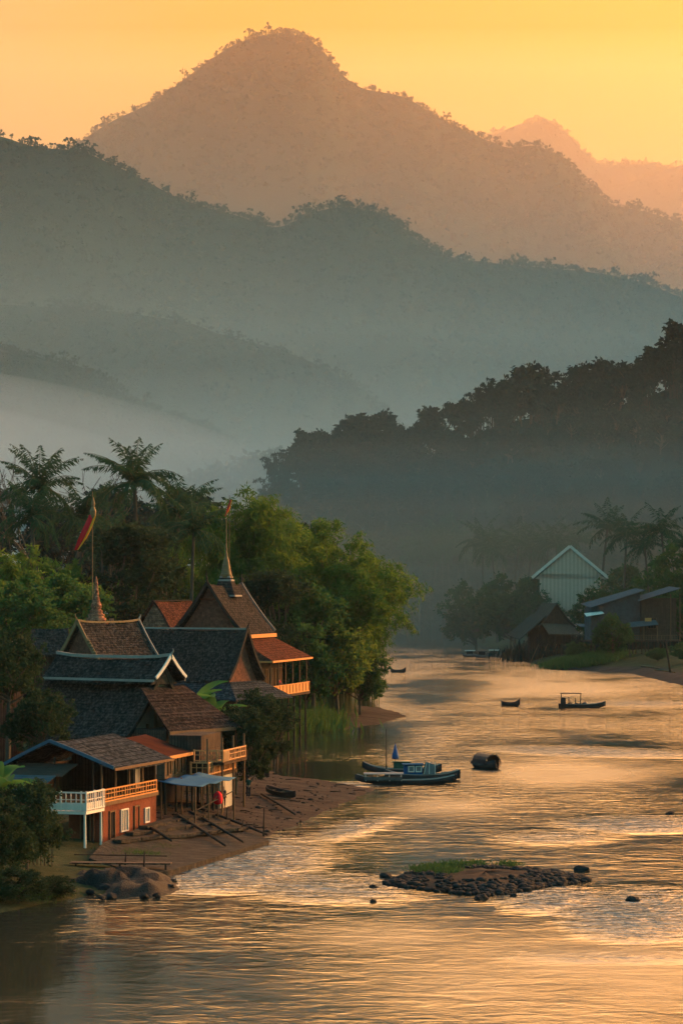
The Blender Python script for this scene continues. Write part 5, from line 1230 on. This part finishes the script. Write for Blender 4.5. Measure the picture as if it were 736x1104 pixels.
fe = thing('bamboo_fence', 'dark bamboo fence half hidden under the leafy hedge at the left edge', 'fence', (wx(4, 163), 163, 1.0), R(-8)); mb = MB()
for k in range(14): mb.tube([(k * .24, 0, -.8), (k * .24 + .02, 0, 1.25 + .12 * math.sin(k * 2.1))], .04, 5)
mb.build('stakes', M['beam'], fe); mb = MB(); mb.bar((-.1, -.06, .35), (3.3, -.06, .3), .06); mb.bar((-.1, -.06, .95), (3.3, -.06, .98), .06); mb.build('crossbar', M['beam'], fe)
def rock(name, label, loc, s, seed, group=None, mat='stone', sq=.62):
    g = np.random.default_rng(seed); import bmesh; bm = bmesh.new(); bmesh.ops.create_icosphere(bm, subdivisions=2, radius=1)
    k = g.normal(size=(5, 3)); 
    for v_ in bm.verts:
        d = v_.co.normalized(); f = 1 + sum(.11 * math.sin(3 * d.dot(Vector(q)) + i) for i, q in enumerate(k)); v_.co = Vector((d.x * f, d.y * f * .85, d.z * f * sq))
    me = bpy.data.meshes.new(name); bm.to_mesh(me); bm.free(); me.materials.append(M[mat]); o = link(name, me); o.location = loc; o.scale = (s, s, s); o.rotation_euler = (0, 0, seed); return tag(o, label, 'rock', group)
sh_ = [(60, 975), (110, 972), (150, 968), (188, 957), (182, 946), (140, 940), (100, 938), (60, 942)]
X0, Y0 = wat(125, 956); nx_, ny_ = 46, 26; U, V_ = np.meshgrid(np.linspace(-1, 1, nx_), np.linspace(-1, 1, ny_)); SX = X0 + U * 5.2; SY = Y0 + V_ * 6.0 - U * .4
sr = np.sqrt(U ** 2 + V_ ** 2); SZ = -.4 + .85 * np.clip(1 - sr ** 2.5, 0, 1) + np.clip(1 - sr, 0, 1) ** .5 * (1.5 * fbm(SX, SY, 1.6, 5, 61) + .2)
tag(link('mud_shelf', grid_mesh('mud_shelf', SX, SY, SZ, plain('mud', (.022, .018, .013), .7, .5, 1.4, 1, .15, .4))), 'dark muddy shelf at the water below the jetty', None, None, 'structure')
g = np.random.default_rng(5)
for i, (px, py, s) in enumerate(((90, 952, 1.5), (112, 958, 1.2), (133, 956, 1.6), (150, 960, 1.3), (168, 958, 1.5), (182, 957, .9), (75, 962, 1.2), (140, 948, 1.4), (105, 947, 1.1), (160, 950, 1.0), (120, 966, .8), (98, 962, .7), (85, 945, .7), (125, 950, 1.0), (147, 953, .8), (175, 950, .8), (187, 950, .6), (156, 966, .7), (110, 968, .5), (170, 965, .6))):
    p = on_bank(px, py, .15); rock('bank_rock', 'dark rock heaped at the water below the little jetty', p, s * .42, i + 1, 'dark rocks below the jetty')
# gravel islet
IC = wat(522, 949); isl = MB(); n = 40; vs = [(0, 0, .55)]; rings = 6
def islet_r(a): return 5.4 * (1 + .16 * math.sin(2 * a + .6) + .07 * math.sin(5 * a + 2)), 7.6 * (1 - .22 * abs(math.cos(a))) * (1 + .10 * math.sin(3 * a + 1))
vs = []; 
for j in range(rings + 1):
    for k in range(n):
        a = 2 * math.pi * k / n; rx, ry = islet_r(a); f = j / rings; vs.append((IC[0] + rx * f * math.cos(a), IC[1] + ry * f * math.sin(a), .52 * (1 - f ** 2) + .06 * math.sin(k * 1.7 + j) - (.25 if j == rings else 0)))
isl.add(vs, [(j * n + k, j * n + (k + 1) % n, (j + 1) * n + (k + 1) % n, (j + 1) * n + k) for j in range(rings) for k in range(n)])
tag(isl.build('islet', M['ground'] if False else plain('islet_earth', (.04, .028, .02), .9, .4, 1.2, .8, .06, .15), None, True), 'low brown gravel islet in midstream', None, None, 'structure')
parts = []; g = np.random.default_rng(12)
for i in range(2300):
    a = g.uniform(0, 2 * math.pi); f = g.uniform(.25, 1.06) ** .55; rx, ry = islet_r(a); x, y = rx * f * math.cos(a), ry * f * math.sin(a)
    if y < -.4 and abs(x + 1.0) < 3 and y > -5.2 and g.uniform() < .85: continue
    z = .52 * max(0, 1 - f ** 2); s = g.uniform(.08, .24) if g.uniform() < .9 else g.uniform(.24, .38)
    P, T_ = protos[g.integers(0, 5)]; w_ = g.uniform(0, 6.28); c_, s_ = math.cos(w_), math.sin(w_)
    parts.append((np.column_stack([P[:, 0] * c_ - P[:, 1] * s_, P[:, 0] * s_ + P[:, 1] * c_, P[:, 2]]) * s + np.array([IC[0] + x, IC[1] + y, z + s * .25]), T_))
v_, q_ = merge(parts); tag(link('gravel', np_mesh('gravel', v_, q_, M['stone'])), 'dark cobbles heaped all over the midstream islet', None, None, 'stuff')
gpt = [(IC[0] + x, IC[1] + y) for x, y in ((-3.6, 2.4), (-3, 3.2), (-2.2, 4.0), (-1.4, 4.6), (-3.0, 1.2), (-2.4, .6), (-2.0, 1.4), (-3.8, 1.6), (-.4, 5), (1.8, 4.6))]
g = np.random.default_rng(21); k = g.integers(0, 10, 2600); xy = np.array(gpt)[k] + g.normal(size=(2600, 2)) * np.array([.4, .7]); d = g.normal(size=(2600, 3)) * .5; d[:, 2] = 1; hh = g.uniform(.12, .42, 2600)
v_, q_ = leaves(np.column_stack([xy, np.full(2600, .42)]) + unit(d) * hh[:, None] / 2, d, hh, .07, g); tag(link('weeds', np_mesh('weeds', v_, q_, L_['moss'])), 'green weeds growing on the midstream islet', None, None, 'stuff')
for i, (px, py, s, lab) in enumerate(((628, 939, .55, 'dark rock at the right tip of the islet'), (604, 955, .38, 'small rock off the right shore of the islet'), (518, 969, .42, 'rock at the near shore of the islet'), (680, 971, .42, 'dark rock awash right of the islet'), (402, 957, .28, 'little rock awash left of the islet'), (402, 973, .22, 'smallest rock awash left of the islet'), (415, 946, .4, 'rock at the left tip of the islet'), (553, 966, .25, 'small rock in the shallows of the islet'), (722, 878, .42, 'flat dark rock in the rapids at the right edge'), (604, 721, .4, 'dark lump in the water off the grass bank'))):
    X, Y = wat(px, py); rock('river_rock', lab, (X, Y, .02), s, i + 40)
# fallen timber and mud things on the right bank
for px, py, dx, dy, dz, lab in ((690, 718, 4.5, -3, -.6, 'pale log sloping down the right mud bank'), (705, 722, 4, -2.5, -.5, 'grey log lying by the water at the right bank'), (722, 725, -1, 0, 6.5, 'upright post at the right bank edge')):
    p = on_bank(px, py, 1.6); o = thing('timber', lab, 'timber', p); mb = MB(); mb.tube([(0, 0, 0), (dx * .5, dy * .5, dz * .5 + .05), (dx, dy, dz)], [.2, .18, .13], 7); mb.build('log', M['beam'] if dz < 0 else M['beam_dark'], o, True)
# ------------------------------------------------------------------ haze and mist
def air(name, label, x, y, z, dens, c, aniso):
    m, t, ns, ls = nt(name); pv = N(ns, 'ShaderNodeVolumePrincipled'); o = N(ns, 'ShaderNodeOutputMaterial')
    pv.inputs['Color'].default_value = c4(c); pv.inputs['Density'].default_value = dens; pv.inputs['Anisotropy'].default_value = aniso
    ls.new(pv.outputs[0], o.inputs['Volume']); b = MB()
    b.box(((x[0] + x[1]) / 2, (y[0] + y[1]) / 2, (z[0] + z[1]) / 2), (x[1] - x[0], y[1] - y[0], z[1] - z[0]))
    return tag(b.build(name, m), label, None, None, 'stuff')
air('haze', 'thin warm evening haze filling the whole valley', (-2500, 2500), (-350, 7700), (-5, 1290), .00003, (.84, .96, .96), 0)
for lab, z0, z1, dn, c_ in (('thickest low mist hugging the foot of the right hillside', -4, 26, .0036, (1, .80, .60)), ('low mist along the foot of the right hillside', 26, 37, .0032, (1, .80, .60)),  # warmth of sunlight is put into the colour of the low layers
        ('mist rising over the palms at the foot of the right hillside', 37, 48, .0026, (.95, .84, .70)), ('middle mist on the lower slope of the right hillside', 48, 59, .0017, (.86, .88, .80)),
        ('thin mist halfway up the right hillside', 59, 70, .0008, (.74, .90, .86)), ('faint upper mist on the right hillside', 70, 81, .0004, (.70, .92, .90)), ('faintest topmost mist on the right hillside', 81, 92, .0002, (.70, .92, .90))):
    air('mist', lab, (-1500, 1500), (690, 955), (z0 + .01, z1 - .01), dn * .52, c_, .25 if z0 < 40 else 0)
air('mist', 'haze tinted with orange sunlight behind the tall mountain', (-1950, 1950), (5450, 5880), (-4, 1200), .0008, (.97, .74, .5), .6)  # orange sun glow is part of this haze's colour
o = air('mist', 'pale mist lying in the valley behind the left palms', (-1, 1), (-1, 1), (-1, 1), .0028, (.85, 1, .98), 0)
mb = MB(); mb.lathe([(.02, -1)] + [(math.cos(a), math.sin(a)) for a in np.linspace(-1.5, 1.5, 15)] + [(.02, 1)], 32)
me = bpy.data.meshes.new('mist'); me.from_pydata(mb.v, [], mb.f); me.materials.append(o.data.materials[0]); o.data = me
o.location = (-225, 790, 8); o.scale = (200, 350, 46)
air('mist', 'thin mist tinted with blue green shade filling the valley beyond the hillside', (-1500, 1500), (1005, 2290), (-4, 230), .00042, (.68, .99, .98), 0)  # blue green of the shaded valley is put into the mist colour
air('mist', 'dense mist tinted with blue green shade on the floor of the valley beyond the hillside', (-1490, 1490), (1010, 2285), (-3.9, 105), .0008, (.78, .99, .98), 0)
air('mist', 'haze bank tinted with orange sunlight between the dark ridge and the tall mountain', (-1900, 1900), (2710, 4400), (-4, 1150), .00014, (.97, .72, .5), .5)  # tinted orange as if the low sun lit it

o3 = air('mist', None, (-1, 1), (-1, 1), (-1, 1), .0013, (.98, 1, .99), 0)
for k, (f, lab) in enumerate(((1, 'outer veil of the white mist pooled in the valley at the left'), (.8, 'middle veil of the white mist pooled in the valley at the left'), (.62, 'inner bank of the white mist pooled in the valley at the left'))):
    o2 = bpy.data.objects.new('mist', me.copy()); col.objects.link(o2); o2.location = (-225 - 6 * k, 1235, 70 - 3 * k); o2.scale = (215 * f, 190 * f, 58 * f); o2.rotation_euler = (0, R(5), 0)
    tag(o2, lab, None, None, 'stuff'); o2.data.materials.clear(); o2.data.materials.append(o3.data.materials[0])
bpy.data.objects.remove(o3)
